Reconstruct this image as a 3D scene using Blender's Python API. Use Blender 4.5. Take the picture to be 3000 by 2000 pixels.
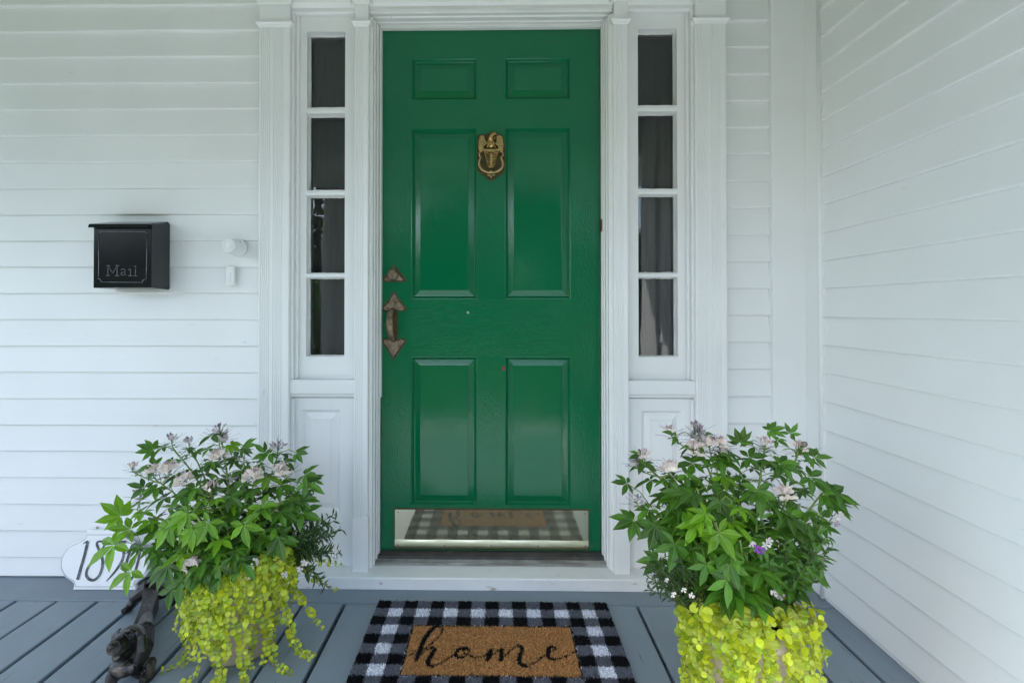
import bpy, math, random
import numpy as np
from mathutils import Vector, Matrix, Euler

# ------------------------------------------------------------------ scene, camera, light
S = bpy.context.scene
for o in list(bpy.data.objects):
    bpy.data.objects.remove(o)
COL = S.collection
R = math.radians
FPX = 1500.0                     # focal length in photograph pixels (3000 wide)
PPX, PPY = 1431.0, 892.0
EYE = Vector((0.0, 0.0, 1.03))
ROT = Euler((R(90.6), 0.0, R(0.9)), 'XYZ')
cam_d = bpy.data.cameras.new('camera')
cam = bpy.data.objects.new('camera', cam_d)
COL.objects.link(cam)
cam.location = EYE
cam.rotation_euler = ROT
cam_d.sensor_width = 36.0
cam_d.lens = 36.0 * FPX / 3000.0
cam_d.shift_x = (1500.0 - PPX) / 3000.0
cam_d.shift_y = -(1000.0 - PPY) / 3000.0
cam_d.clip_start = 0.02
cam_d.clip_end = 500.0
S.camera = cam
S.render.resolution_x, S.render.resolution_y = 1024, 682

SUN_EL, SUN_AZ = R(42.0), R(32.0)       # from behind the camera, left of the wall's normal
sun_dir = Vector((math.sin(SUN_AZ) * math.cos(SUN_EL), math.cos(SUN_AZ) * math.cos(SUN_EL), -math.sin(SUN_EL)))
world = bpy.data.worlds.new('World')
S.world = world
world.use_nodes = True
wn = world.node_tree.nodes
sky = wn.new('ShaderNodeTexSky')
sky.sky_type = 'NISHITA'
sky.sun_disc = False
sky.sun_elevation = SUN_EL
sky.sun_rotation = math.atan2(-sun_dir.x, -sun_dir.y)
sky.air_density, sky.dust_density, sky.ozone_density = 1.0, 1.0, 1.2
world.node_tree.links.new(sky.outputs[0], wn['Background'].inputs[0])
wn['Background'].inputs[1].default_value = 0.15
sd = bpy.data.lights.new('sun', 'SUN')
sd.energy = 5.0
sd.angle = R(0.53)
sd.color = (1.0, 0.96, 0.91)
sun = bpy.data.objects.new('sun', sd)
COL.objects.link(sun)
sun.rotation_euler = sun_dir.to_track_quat('-Z', 'Y').to_euler()
S.view_settings.view_transform = 'Standard'
S.view_settings.look = 'None'
S.view_settings.exposure = 1.88
S.view_settings.gamma = 1.0
S.cycles.max_bounces = 10
S.cycles.diffuse_bounces = 5
S.cycles.transparent_max_bounces = 8

RM = ROT.to_matrix()
K = 3000.0 / 2352.0              # I measured in a 2352-pixel-wide view of the photograph


def ray(u, v):
    return RM @ Vector(((u * K - PPX) / FPX, (PPY - v * K) / FPX, -1.0))


def W(u, v, Y):
    """x and z of the point of the plane y = Y seen at (u, v)"""
    d = ray(u, v)
    t = (Y - EYE.y) / d.y
    p = EYE + d * t
    return p.x, p.z


def WP(u, v, Y):
    x, z = W(u, v, Y)
    return Vector((x, Y, z))


def FL(u, v, z=0.0):
    d = ray(u, v)
    t = (z - EYE.z) / d.z
    return EYE + d * t


# ------------------------------------------------------------------ materials
def mk(name, color, rough=0.5, metal=0.0, var=0.0, vscale=6.0, bump=0.0, bscale=(40, 40, 40), bdet=6.0,
       spec=0.5, dark=None, dthr=(0.62, 0.72), dscale=(8, 8, 8), bdist=0.002, trans=None, rvar=0.0, coat=0.0):
    m = bpy.data.materials.new(name)
    m.use_nodes = True
    nt = m.node_tree
    N, L = nt.nodes, nt.links
    b = N['Principled BSDF']
    b.inputs['Base Color'].default_value = (*color, 1)
    b.inputs['Roughness'].default_value = rough
    b.inputs['Metallic'].default_value = metal
    b.inputs['Specular IOR Level'].default_value = spec
    b.inputs['Coat Weight'].default_value = coat
    geo = N.new('ShaderNodeNewGeometry')
    csock = None

    def mapping(sc):
        mp = N.new('ShaderNodeMapping')
        mp.inputs['Scale'].default_value = sc
        L.new(geo.outputs['Position'], mp.inputs['Vector'])
        return mp.outputs[0]

    def noise(vec, scale, det):
        t = N.new('ShaderNodeTexNoise')
        t.inputs['Scale'].default_value = scale
        t.inputs['Detail'].default_value = det
        L.new(vec, t.inputs['Vector'])
        return t.outputs['Fac']
    if var > 0:
        f = noise(geo.outputs['Position'], vscale, 5)
        mr = N.new('ShaderNodeMapRange')
        mr.inputs[1].default_value, mr.inputs[2].default_value = 0.3, 0.7
        mr.inputs[3].default_value, mr.inputs[4].default_value = 1 - var, 1 + var
        L.new(f, mr.inputs[0])
        mx = N.new('ShaderNodeVectorMath')
        mx.operation = 'SCALE'
        mx.inputs[0].default_value = color
        L.new(mr.outputs[0], mx.inputs['Scale'])
        csock = mx.outputs[0]
    if dark is not None:
        f = noise(mapping(dscale), 1.0, 8)
        mr = N.new('ShaderNodeMapRange')
        mr.inputs[1].default_value, mr.inputs[2].default_value = dthr
        L.new(f, mr.inputs[0])
        mix = N.new('ShaderNodeMix')
        mix.data_type = 'RGBA'
        L.new(mr.outputs[0], mix.inputs[0])
        if csock:
            L.new(csock, mix.inputs[6])
        else:
            mix.inputs[6].default_value = (*color, 1)
        mix.inputs[7].default_value = (*dark, 1)
        csock = mix.outputs[2]
    if csock:
        L.new(csock, b.inputs['Base Color'])
    if rvar > 0:
        f = noise(geo.outputs['Position'], 9.0, 4)
        mr = N.new('ShaderNodeMapRange')
        mr.inputs[1].default_value, mr.inputs[2].default_value = 0.3, 0.7
        mr.inputs[3].default_value, mr.inputs[4].default_value = rough - rvar, rough + rvar
        L.new(f, mr.inputs[0])
        L.new(mr.outputs[0], b.inputs['Roughness'])
    if bump > 0:
        f = noise(mapping(bscale), 1.0, bdet)
        bp = N.new('ShaderNodeBump')
        bp.inputs['Strength'].default_value = bump
        bp.inputs['Distance'].default_value = bdist
        L.new(f, bp.inputs['Height'])
        L.new(bp.outputs[0], b.inputs['Normal'])
    return m


WHITE = (0.80, 0.805, 0.80)
M = {}
M['white_h'] = mk('white_paint_boards', WHITE, 0.42, var=0.025, vscale=3.0, bump=0.20, bscale=(7, 7, 130), bdist=0.0015,
                  dark=(0.66, 0.65, 0.62), dthr=(0.72, 0.80), dscale=(11, 11, 60))
M['white_v'] = mk('white_paint_trim', WHITE, 0.40, var=0.02, vscale=4.0, bump=0.16, bscale=(120, 120, 9), bdist=0.0015,
                  dark=(0.66, 0.65, 0.62), dthr=(0.72, 0.80), dscale=(50, 50, 12))
M['white_worn'] = mk('white_paint_worn', (0.78, 0.785, 0.77), 0.45, var=0.04, vscale=12, bump=0.5, bscale=(12, 60, 60), bdist=0.002,
                     dark=(0.42, 0.38, 0.32), dthr=(0.66, 0.74), dscale=(16, 40, 40))
M['frame_worn'] = mk('white_paint_frame', (0.77, 0.77, 0.75), 0.42, var=0.03, vscale=10, bump=0.25, bscale=(60, 60, 9), bdist=0.0015,
                     dark=(0.44, 0.40, 0.32), dthr=(0.69, 0.76), dscale=(60, 60, 7))
M['gap'] = mk('dark_gap', (0.03, 0.028, 0.026), 0.9)
GREEN = (0.0005, 0.135, 0.051)
M['door'] = mk('green_gloss_paint_upright', GREEN, 0.15, var=0.03, vscale=5, bump=0.45, bscale=(200, 200, 60), bdet=6.0, bdist=0.0022, rvar=0.03)
M['door_rail'] = mk('green_gloss_paint_rail', GREEN, 0.15, var=0.03, vscale=5, bump=0.42, bscale=(80, 80, 200), bdet=6.0, bdist=0.0024, rvar=0.03)
M['panel'] = mk('green_gloss_paint_panel', GREEN, 0.13, var=0.03, vscale=5, bump=0.26, bscale=(130, 130, 26), bdet=5.0,
                bdist=0.0014, spec=0.5, rvar=0.03)
M['brownedge'] = mk('old_brown_paint', (0.060, 0.043, 0.008), 0.6, var=0.3, vscale=60)
M['bronze'] = mk('aged_bronze', (0.24, 0.18, 0.12), 0.45, metal=0.7, var=0.3, vscale=50, bump=0.2, bscale=(260, 260, 260), bdist=0.0005,
                 dark=(0.07, 0.045, 0.03), dthr=(0.5, 0.75), dscale=(60, 60, 60))
M['brass'] = mk('antique_brass', (0.60, 0.43, 0.17), 0.33, metal=1.0, var=0.4, vscale=160, dark=(0.10, 0.06, 0.03), dthr=(0.52, 0.66), dscale=(220, 220, 220))
M['brass_ring'] = mk('worn_brass_ring', (0.50, 0.38, 0.18), 0.34, metal=0.95, var=0.3, vscale=80)
M['brass_dark'] = mk('brass_recess_patina', (0.10, 0.06, 0.025), 0.5, metal=0.8, var=0.3, vscale=90)
M['kick'] = mk('polished_brass_plate', (0.86, 0.82, 0.56), 0.065, metal=0.86, var=0.04, vscale=9, bump=0.10, bscale=(9, 9, 26), bdist=0.0012, rvar=0.04)
M['kick_strip'] = mk('bent_brass_strip', (0.74, 0.72, 0.50), 0.38, metal=0.9, var=0.08, vscale=20, bump=0.2, bscale=(20, 40, 40), bdist=0.001)
M['screw'] = mk('screw_steel', (0.25, 0.23, 0.18), 0.4, metal=0.9)
M['threshold'] = mk('weathered_threshold', (0.060, 0.055, 0.050), 0.7, var=0.35, vscale=25, bump=0.6, bscale=(10, 150, 150), bdist=0.002,
                    dark=(0.05, 0.045, 0.04), dthr=(0.5, 0.68), dscale=(9, 90, 60))
M['threshold_front'] = mk('worn_threshold_paint', (0.30, 0.30, 0.28), 0.6, var=0.25, vscale=25, bump=0.6, bscale=(10, 150, 150), bdist=0.002,
                          dark=(0.16, 0.15, 0.13), dthr=(0.48, 0.66), dscale=(7, 70, 60))
M['deck'] = mk('grey_deck_paint', (0.205, 0.258, 0.295), 0.42, var=0.06, vscale=3.0, bump=0.32, bscale=(150, 9, 60), bdist=0.0018,
               dark=(0.11, 0.13, 0.14), dthr=(0.645, 0.70), dscale=(95, 4.0, 30), rvar=0.06)
M['deck_header'] = mk('grey_deck_paint_header', (0.188, 0.236, 0.272), 0.42, var=0.06, vscale=3.0, bump=0.3, bscale=(9, 150, 60), bdist=0.0018, rvar=0.06)
M['underdeck'] = mk('dark_under_deck', (0.012, 0.011, 0.010), 0.9)
M['black_metal'] = mk('black_enamel_box', (0.008, 0.011, 0.011), 0.16, var=0.1, bump=0.06, bscale=(300, 300, 300), bdist=0.0003, spec=0.22, rvar=0.03)
M['black_side'] = mk('black_enamel_side', (0.022, 0.022, 0.023), 0.42, var=0.1, bump=0.3, bscale=(420, 420, 420), bdist=0.0004,
                     dark=(0.4, 0.4, 0.4), dthr=(0.80, 0.83), dscale=(140, 140, 140))
M['emboss'] = mk('relief_painted_highlight', (0.24, 0.26, 0.28), 0.28, metal=1.0, var=0.3, vscale=60)  # bright metal tone stands in for highlights on the raised black enamel
M['iron'] = mk('cast_iron', (0.024, 0.022, 0.021), 0.36, metal=0.45, var=0.4, vscale=30, bump=0.6, bscale=(90, 90, 90), bdist=0.002,
               dark=(0.17, 0.145, 0.125), dthr=(0.56, 0.74), dscale=(26, 26, 26), spec=0.6)
M['sign'] = mk('sign_white_paint', (0.78, 0.79, 0.80), 0.4, var=0.03, vscale=9, bump=0.25, bscale=(20, 60, 60), bdist=0.001)
M['signink'] = mk('sign_slate_ink', (0.035, 0.042, 0.055), 0.5, var=0.5, vscale=70, dark=(0.16, 0.19, 0.22), dthr=(0.52, 0.7), dscale=(90, 60, 60))
M['pot'] = mk('beige_stone_pot', (0.42, 0.34, 0.25), 0.75, var=0.10, vscale=10, bump=0.4, bscale=(160, 160, 160), bdist=0.001,
              dark=(0.22, 0.17, 0.12), dthr=(0.60, 0.72), dscale=(120, 120, 120))
M['soil'] = mk('soil', (0.018, 0.012, 0.008), 0.95, var=0.5, vscale=90, bump=1.0, bscale=(160, 160, 160), bdist=0.01)
M['shade'] = mk('dark_fabric_shade', (0.060, 0.058, 0.056), 0.9, var=0.05, vscale=3)
M['black'] = mk('black_plastic', (0.012, 0.012, 0.012), 0.4)
M['rust'] = mk('rust_spot', (0.16, 0.05, 0.03), 0.7)
M['ceiling'] = mk('porch_ceiling_paint', (0.46, 0.50, 0.485), 0.5, bump=0.2, bscale=(60, 4, 60))
M['hall'] = mk('hall_wall', (0.5, 0.47, 0.43), 0.8)
M['hall_floor'] = mk('hall_floor_wood', (0.10, 0.06, 0.035), 0.4)
M['lawn'] = mk('lawn_grass', (0.042, 0.062, 0.018), 0.95, var=0.35, vscale=1.3, bump=0.8, bscale=(30, 30, 30), bdist=0.05, spec=0.0)
M['path'] = mk('bounce_concrete', (0.50, 0.48, 0.45), 0.8, var=0.1, vscale=4)  # kept pale so the added walk bounces sun under the clapboards
M['bark'] = mk('tree_bark', (0.09, 0.065, 0.045), 0.9, var=0.3, vscale=12, bump=0.8, bscale=(30, 30, 6), bdist=0.02)


def leafmat(name, col, vein, transl=0.35, rough=0.45, var=0.25, glow=(1.5, 1.3, 0.5, 1), col2=None):
    """two-sided leaf: colour from UV (light midrib, side veins), random tone for each leaf, some light passes through"""
    m = bpy.data.materials.new(name)
    m.use_nodes = True
    nt = m.node_tree
    N, L = nt.nodes, nt.links
    b = N['Principled BSDF']
    b.inputs['Roughness'].default_value = rough
    uv = N.new('ShaderNodeUVMap')
    sep = N.new('ShaderNodeSeparateXYZ')
    L.new(uv.outputs[0], sep.inputs[0])

    def mth(op, a, c=None, d=None):
        n = N.new('ShaderNodeMath')
        n.operation = op
        for i, s in enumerate((a, c, d)):
            if s is None:
                continue
            if isinstance(s, (int, float)):
                n.inputs[i].default_value = s
            else:
                L.new(s, n.inputs[i])
        return n.outputs[0]
    ax = mth('ABSOLUTE', mth('SUBTRACT', sep.outputs[0], 0.5))
    rib = mth('LESS_THAN', ax, 0.035)
    wv = mth('SINE', mth('MULTIPLY', mth('SUBTRACT', sep.outputs[1], mth('MULTIPLY', ax, 0.55)), 48.0))
    side = mth('MULTIPLY', mth('GREATER_THAN', wv, 0.93), 0.35)
    fac = mth('MULTIPLY', mth('MAXIMUM', rib, side), 0.55)
    geo = N.new('ShaderNodeNewGeometry')
    oi = N.new('ShaderNodeObjectInfo')
    rnd = mth('FRACT', mth('ADD', oi.outputs['Random'], geo.outputs['Random Per Island']))
    tex = N.new('ShaderNodeTexNoise')
    tex.inputs['Scale'].default_value = 45
    L.new(geo.outputs['Position'], tex.inputs['Vector'])
    tone = mth('ADD', mth('ADD', 1.0 - var, mth('MULTIPLY', rnd, 2 * var)), mth('MULTIPLY', mth('SUBTRACT', tex.outputs['Fac'], 0.5), 0.5))
    sc = N.new('ShaderNodeVectorMath')
    sc.operation = 'SCALE'
    sc.inputs[0].default_value = col
    L.new(tone, sc.inputs['Scale'])
    if col2 is not None:
        cm = N.new('ShaderNodeMix')
        cm.data_type = 'RGBA'
        L.new(mth('POWER', mth('FRACT', mth('MULTIPLY', rnd, 7.31)), 1.6), cm.inputs[0])
        cm.inputs[6].default_value = (*col, 1)
        cm.inputs[7].default_value = (*col2, 1)
        L.new(cm.outputs[2], sc.inputs[0])
    mix = N.new('ShaderNodeMix')
    mix.data_type = 'RGBA'
    L.new(fac, mix.inputs[0])
    L.new(sc.outputs[0], mix.inputs[6])
    mix.inputs[7].default_value = (*vein, 1)
    L.new(mix.outputs[2], b.inputs['Base Color'])
    tr = N.new('ShaderNodeBsdfTranslucent')
    tcol = N.new('ShaderNodeMix')
    tcol.data_type = 'RGBA'
    tcol.blend_type = 'MULTIPLY'
    tcol.inputs[0].default_value = 1.0
    L.new(mix.outputs[2], tcol.inputs[6])
    tcol.inputs[7].default_value = glow
    L.new(tcol.outputs[2], tr.inputs[0])
    ms = N.new('ShaderNodeMixShader')
    ms.inputs[0].default_value = transl
    L.new(b.outputs[0], ms.inputs[1])
    L.new(tr.outputs[0], ms.inputs[2])
    L.new(ms.outputs[0], N['Material Output'].inputs[0])
    return m


M['cleome'] = leafmat('spider_flower_leaf', (0.040, 0.128, 0.006), (0.14, 0.26, 0.05), 0.22, 0.50, 0.42, col2=(0.070, 0.200, 0.005))
M['cleome_young'] = leafmat('spider_flower_young_leaf', (0.14, 0.33, 0.006), (0.30, 0.46, 0.08), 0.35, 0.42, 0.25)
M['jenny'] = leafmat('golden_creeper_leaf', (0.53, 0.59, 0.024), (0.60, 0.65, 0.10), 0.26, 0.42, 0.38, col2=(0.20, 0.33, 0.012))
M['fine'] = leafmat('fine_dark_leaf', (0.040, 0.085, 0.020), (0.08, 0.14, 0.04), 0.25, 0.45, 0.35)
M['fine2'] = leafmat('fine_bright_leaf', (0.065, 0.17, 0.025), (0.12, 0.24, 0.05), 0.3, 0.45, 0.35)
M['stem'] = mk('green_stem', (0.17, 0.26, 0.05), 0.5, var=0.2, vscale=20)
M['stem_dark'] = mk('dark_green_stem', (0.05, 0.085, 0.025), 0.5, var=0.2, vscale=20)
M['vine'] = mk('creeper_stem', (0.38, 0.38, 0.06), 0.5, var=0.15, vscale=20)
M['thread'] = mk('flower_thread', (0.055, 0.03, 0.04), 0.5)
M['petal'] = leafmat('pale_pink_petal', (0.93, 0.85, 0.77), (0.90, 0.62, 0.62), 0.4, 0.5, 0.13, (1, 1, 1, 1))
M['petal_violet'] = leafmat('grey_lilac_petal', (0.74, 0.68, 0.67), (0.56, 0.40, 0.48), 0.4, 0.5, 0.2, (1, 1, 1, 1))
M['bud'] = leafmat('dusky_pink_bud', (0.62, 0.45, 0.46), (0.45, 0.26, 0.3), 0.2, 0.5, 0.25, (1, 1, 1, 1))
M['bud_dark'] = leafmat('dusky_violet_bud', (0.28, 0.21, 0.25), (0.14, 0.1, 0.14), 0.2, 0.5, 0.3, (1, 1, 1, 1))
M['purple'] = leafmat('purple_petal', (0.26, 0.06, 0.40), (0.3, 0.1, 0.4), 0.3, 0.5, 0.2, (1, 1, 1, 1))
M['treeleaf'] = leafmat('tree_leaf', (0.035, 0.065, 0.018), (0.05, 0.08, 0.03), 0.1, 0.5, 0.3)


def glassmat():
    m = bpy.data.materials.new('window_glass')
    m.use_nodes = True
    N, L = m.node_tree.nodes, m.node_tree.links
    N.remove(N['Principled BSDF'])
    fr = N.new('ShaderNodeFresnel')
    fr.inputs['IOR'].default_value = 1.52
    geo = N.new('ShaderNodeNewGeometry')
    t = N.new('ShaderNodeTexNoise')
    t.inputs['Scale'].default_value = 7.0
    t.inputs['Detail'].default_value = 1.0
    L.new(geo.outputs['Position'], t.inputs['Vector'])
    bp = N.new('ShaderNodeBump')
    bp.inputs['Strength'].default_value = 0.05
    bp.inputs['Distance'].default_value = 0.01
    L.new(t.outputs['Fac'], bp.inputs['Height'])
    g = N.new('ShaderNodeBsdfGlossy')
    g.inputs['Roughness'].default_value = 0.01
    L.new(bp.outputs[0], g.inputs['Normal'])
    L.new(bp.outputs[0], fr.inputs['Normal'])
    tr = N.new('ShaderNodeBsdfTransparent')
    tr.inputs[0].default_value = (0.93, 0.95, 0.94, 1)
    ms = N.new('ShaderNodeMixShader')
    L.new(fr.outputs[0], ms.inputs[0])
    L.new(tr.outputs[0], ms.inputs[1])
    L.new(g.outputs[0], ms.inputs[2])
    L.new(ms.outputs[0], N['Material Output'].inputs[0])
    return m


M['glass'] = glassmat()


# ------------------------------------------------------------------ mesh helpers
class MB:
    def __init__(self):
        self.v, self.f, self.uv, self.mi = [], [], {}, {}

    def add(self, verts, faces, uvs=None, mi=0):
        n = len(self.v)
        self.v += [tuple(p) for p in verts]
        for k, f in enumerate(faces):
            idx = len(self.f)
            self.f.append(tuple(i + n for i in f))
            if uvs:
                self.uv[idx] = [uvs[i] for i in f]
            if mi:
                self.mi[idx] = mi
        return self

    def box(self, x0, x1, y0, y1, z0, z1):
        v = [(x, y, z) for x in (x0, x1) for y in (y0, y1) for z in (z0, z1)]
        return self.add(v, [(0, 1, 3, 2), (4, 6, 7, 5), (0, 4, 5, 1), (2, 3, 7, 6), (0, 2, 6, 4), (1, 5, 7, 3)])

    def prism(self, poly, axis, a0, a1, segs=1, jig=None):
        """extrude a closed polygon along an axis; poly is in the other two axes (order kept)"""
        n = len(poly)
        vs, fs = [], []
        for s in range(segs + 1):
            a = a0 + (a1 - a0) * s / segs
            for i, (p, q) in enumerate(poly):
                dp, dq = jig(s, i, a) if jig else (0, 0)
                p2, q2 = p + dp, q + dq
                vs.append((a, p2, q2) if axis == 0 else (p2, a, q2) if axis == 1 else (p2, q2, a))
        for s in range(segs):
            for i in range(n):
                j = (i + 1) % n
                fs.append((s * n + i, s * n + j, (s + 1) * n + j, (s + 1) * n + i))
        fs.append(tuple(range(n - 1, -1, -1)))
        fs.append(tuple(segs * n + i for i in range(n)))
        return self.add(vs, fs)

    def tube(self, path, rad, n=6, cap=True, mi=0, flat=None):
        path = [Vector(p) for p in path]
        if isinstance(rad, (int, float)):
            rad = [rad] * len(path)
        vs, fs = [], []
        up = None
        for i, p in enumerate(path):
            t = (path[min(i + 1, len(path) - 1)] - path[max(i - 1, 0)]).normalized()
            if up is None:
                up = Vector((0, 0, 1)) if abs(t.z) < 0.9 else Vector((1, 0, 0))
            a = t.cross(up)
            if a.length < 1e-6:
                a = t.orthogonal()
            a.normalize()
            b = a.cross(t).normalized()
            up = b
            fl = flat if flat else 1.0
            for k in range(n):
                an = 2 * math.pi * k / n
                vs.append(p + a * (math.cos(an) * rad[i]) + b * (math.sin(an) * rad[i] * fl))
        for i in range(len(path) - 1):
            for k in range(n):
                j = (k + 1) % n
                fs.append((i * n + k, i * n + j, (i + 1) * n + j, (i + 1) * n + k))
        if cap:
            fs.append(tuple(range(n - 1, -1, -1)))
            fs.append(tuple((len(path) - 1) * n + k for k in range(n)))
        return self.add(vs, fs, mi=mi)

    def lathe(self, prof, c, n=32, axis='z', cap=True):
        vs, fs = [], []
        for r, h in prof:
            for k in range(n):
                an = 2 * math.pi * k / n
                x, y = r * math.cos(an), r * math.sin(an)
                vs.append((c[0] + x, c[1] + y, c[2] + h) if axis == 'z' else (c[0] + x, c[1] + h, c[2] + y))
        m = len(prof)
        for i in range(m - 1):
            for k in range(n):
                j = (k + 1) % n
                fs.append((i * n + k, i * n + j, (i + 1) * n + j, (i + 1) * n + k))
        if cap:
            fs.append(tuple(range(n - 1, -1, -1)))
            fs.append(tuple((m - 1) * n + k for k in range(n)))
        return self.add(vs, fs)

    def ball(self, c, r, n=10, m=7, rot=None):
        if isinstance(r, (int, float)):
            r = (r, r, r)
        c = Vector(c)
        vs, fs = [], []
        for i in range(1, m):
            th = math.pi * i / m
            for k in range(n):
                ph = 2 * math.pi * k / n
                p = Vector((r[0] * math.sin(th) * math.cos(ph), r[1] * math.sin(th) * math.sin(ph), r[2] * math.cos(th)))
                if rot is not None:
                    p = rot @ p
                vs.append(c + p)
        t, b = Vector((0, 0, r[2])), Vector((0, 0, -r[2]))
        if rot is not None:
            t, b = rot @ t, rot @ b
        vs += [c + t, c + b]
        for i in range(m - 2):
            for k in range(n):
                j = (k + 1) % n
                fs.append((i * n + k, (i + 1) * n + k, (i + 1) * n + j, i * n + j))
        T, B = len(vs) - 2, len(vs) - 1
        for k in range(n):
            j = (k + 1) % n
            fs.append((T, k, j))
            fs.append((B, (m - 2) * n + j, (m - 2) * n + k))
        return self.add(vs, fs)

    def rings(self, x0, x1, z0, z1, prof, close=True):
        """nested rectangles facing -y: prof = [(inset, y), ...] from the outside in"""
        vs, fs = [], []
        for ins, y in prof:
            vs += [(x0 + ins, y, z0 + ins), (x1 - ins, y, z0 + ins), (x1 - ins, y, z1 - ins), (x0 + ins, y, z1 - ins)]
        for i in range(len(prof) - 1):
            for k in range(4):
                j = (k + 1) % 4
                fs.append((i * 4 + k, i * 4 + j, (i + 1) * 4 + j, (i + 1) * 4 + k))
        if close:
            b = (len(prof) - 1) * 4
            fs.append((b, b + 1, b + 2, b + 3))
        return self.add(vs, fs)

    def outline(self, pts, y0, y1, bev=0.0):
        """closed outline in (x, z), front face at y0, back at y1, optional chamfer"""
        n = len(pts)
        cx = sum(p[0] for p in pts) / n
        cz = sum(p[1] for p in pts) / n
        rings = []
        if bev > 0:
            ins = []
            for x, z in pts:
                d = math.hypot(x - cx, z - cz) or 1
                k = max(0.0, (d - bev) / d)
                ins.append((cx + (x - cx) * k, cz + (z - cz) * k))
            rings.append([(x, y0, z) for x, z in ins])
            rings.append([(x, y0 + bev, z) for x, z in pts])
        else:
            rings.append([(x, y0, z) for x, z in pts])
        rings.append([(x, y1, z) for x, z in pts])
        vs = [p for r in rings for p in r]
        fs = [tuple(range(n))]
        for i in range(len(rings) - 1):
            for k in range(n):
                j = (k + 1) % n
                fs.append((i * n + k, (i + 1) * n + k, (i + 1) * n + j, i * n + j))
        fs.append(tuple((len(rings) - 1) * n + k for k in range(n - 1, -1, -1)))
        return self.add(vs, fs)

    def mesh(self, name, mats, center=True, smooth=False):
        me = bpy.data.meshes.new(name)
        vs = np.array(self.v, dtype=float)
        c = np.zeros(3)
        if center:
            c = (vs.min(0) + vs.max(0)) / 2
            vs = vs - c
        me.from_pydata([tuple(p) for p in vs], [], self.f)
        for m in (mats if isinstance(mats, (list, tuple)) else [mats]):
            me.materials.append(m)
        if self.mi:
            for i, k in self.mi.items():
                me.polygons[i].material_index = k
        if self.uv:
            lay = me.uv_layers.new(name='UVMap')
            for p in me.polygons:
                q = self.uv.get(p.index)
                if q:
                    for k, li in enumerate(p.loop_indices):
                        lay.data[li].uv = q[k]
        if smooth:
            me.polygons.foreach_set('use_smooth', [True] * len(me.polygons))
        me.update()
        return me, Vector(c)

    def build(self, name, mats, parent=None, smooth=False, bevel=0.0, seg=2):
        me, c = self.mesh(name, mats, True, smooth)
        o = bpy.data.objects.new(name, me)
        COL.objects.link(o)
        attach(o, parent, c)
        if bevel > 0:
            b = o.modifiers.new('edge', 'BEVEL')
            b.width = bevel
            b.segments = seg
            b.limit_method = 'ANGLE'
            b.angle_limit = R(40)
        return o


WORLD_AT = {}


def attach(o, parent, c):
    """place o at world point c under parent (only translations are used on parents)"""
    c = Vector(c)
    WORLD_AT[o.name] = c
    if parent is not None:
        o.parent = parent
        o.location = c - WORLD_AT[parent.name]
    else:
        o.location = c


def thing(name, loc, label, cat, group=None, kind=None):
    o = bpy.data.objects.new(name, None)
    o.empty_display_size = 0.05
    COL.objects.link(o)
    attach(o, None, loc)
    tag(o, label, cat, group, kind)
    return o


def tag(o, label=None, cat=None, group=None, kind=None):
    if label:
        o['label'] = label
    if cat:
        o['category'] = cat
    if group:
        o['group'] = group
    if kind:
        o['kind'] = kind
    return o


def inst(name, me, parent, mat4):
    """an object that shares mesh data, placed by a world matrix under a parent that has only a translation"""
    o = bpy.data.objects.new(name, me)
    COL.objects.link(o)
    if parent is not None:
        o.parent = parent
        mat4 = Matrix.Translation(-WORLD_AT[parent.name]) @ mat4
    o.matrix_local = mat4
    return o


def bez(p0, p1, p2, n):
    p0, p1, p2 = Vector(p0), Vector(p1), Vector(p2)
    return [p0 * (1 - t) ** 2 + p1 * (2 * t * (1 - t)) + p2 * t * t for t in [i / n for i in range(n + 1)]]


def spline(pts, n=8):
    """Catmull-Rom through 2-D or 3-D points"""
    P = [Vector(p) for p in pts]
    out = []
    for i in range(len(P) - 1):
        a, b, c, d = P[max(i - 1, 0)], P[i], P[i + 1], P[min(i + 2, len(P) - 1)]
        for k in range(n):
            t = k / n
            out.append(0.5 * ((2 * b) + (c - a) * t + (2 * a - 5 * b + 4 * c - d) * t * t + (3 * b - a - 3 * c + d) * t ** 3))
    out.append(P[-1])
    return out

# ------------------------------------------------------------------ measured planes
YD = 2.040        # door face
YW = 1.957        # clapboard butts of the front wall
YP = 1.925        # pilaster faces
YS = 1.975        # sidelight sash faces
XW = 1.166        # face of the side wall
rng = random.Random(11)


def wx(u, Y, v=600):
    return W(u, v, Y)[0]


def wz(v, Y, u=1100):
    return W(u, v, Y)[1]


# ------------------------------------------------------------------ ground, lawn, deck
m = MB()
n = 24
for i in range(n):
    pass
m.box(-60, 60, -90, 40, -0.70, -0.52)
lawn = m.build('lawn', M['lawn'])
tag(lawn, 'sunlit lawn in front of the porch', None, kind='structure')
m = MB().box(-4.5, 3.0, -2.6, -0.34, -0.518, -0.46)  # walk added and widened as a reflector for the porch walls
tag(m.build('path', M['path']), 'pale concrete walk added in front of the porch to bounce sunlight', None, kind='structure')

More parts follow.
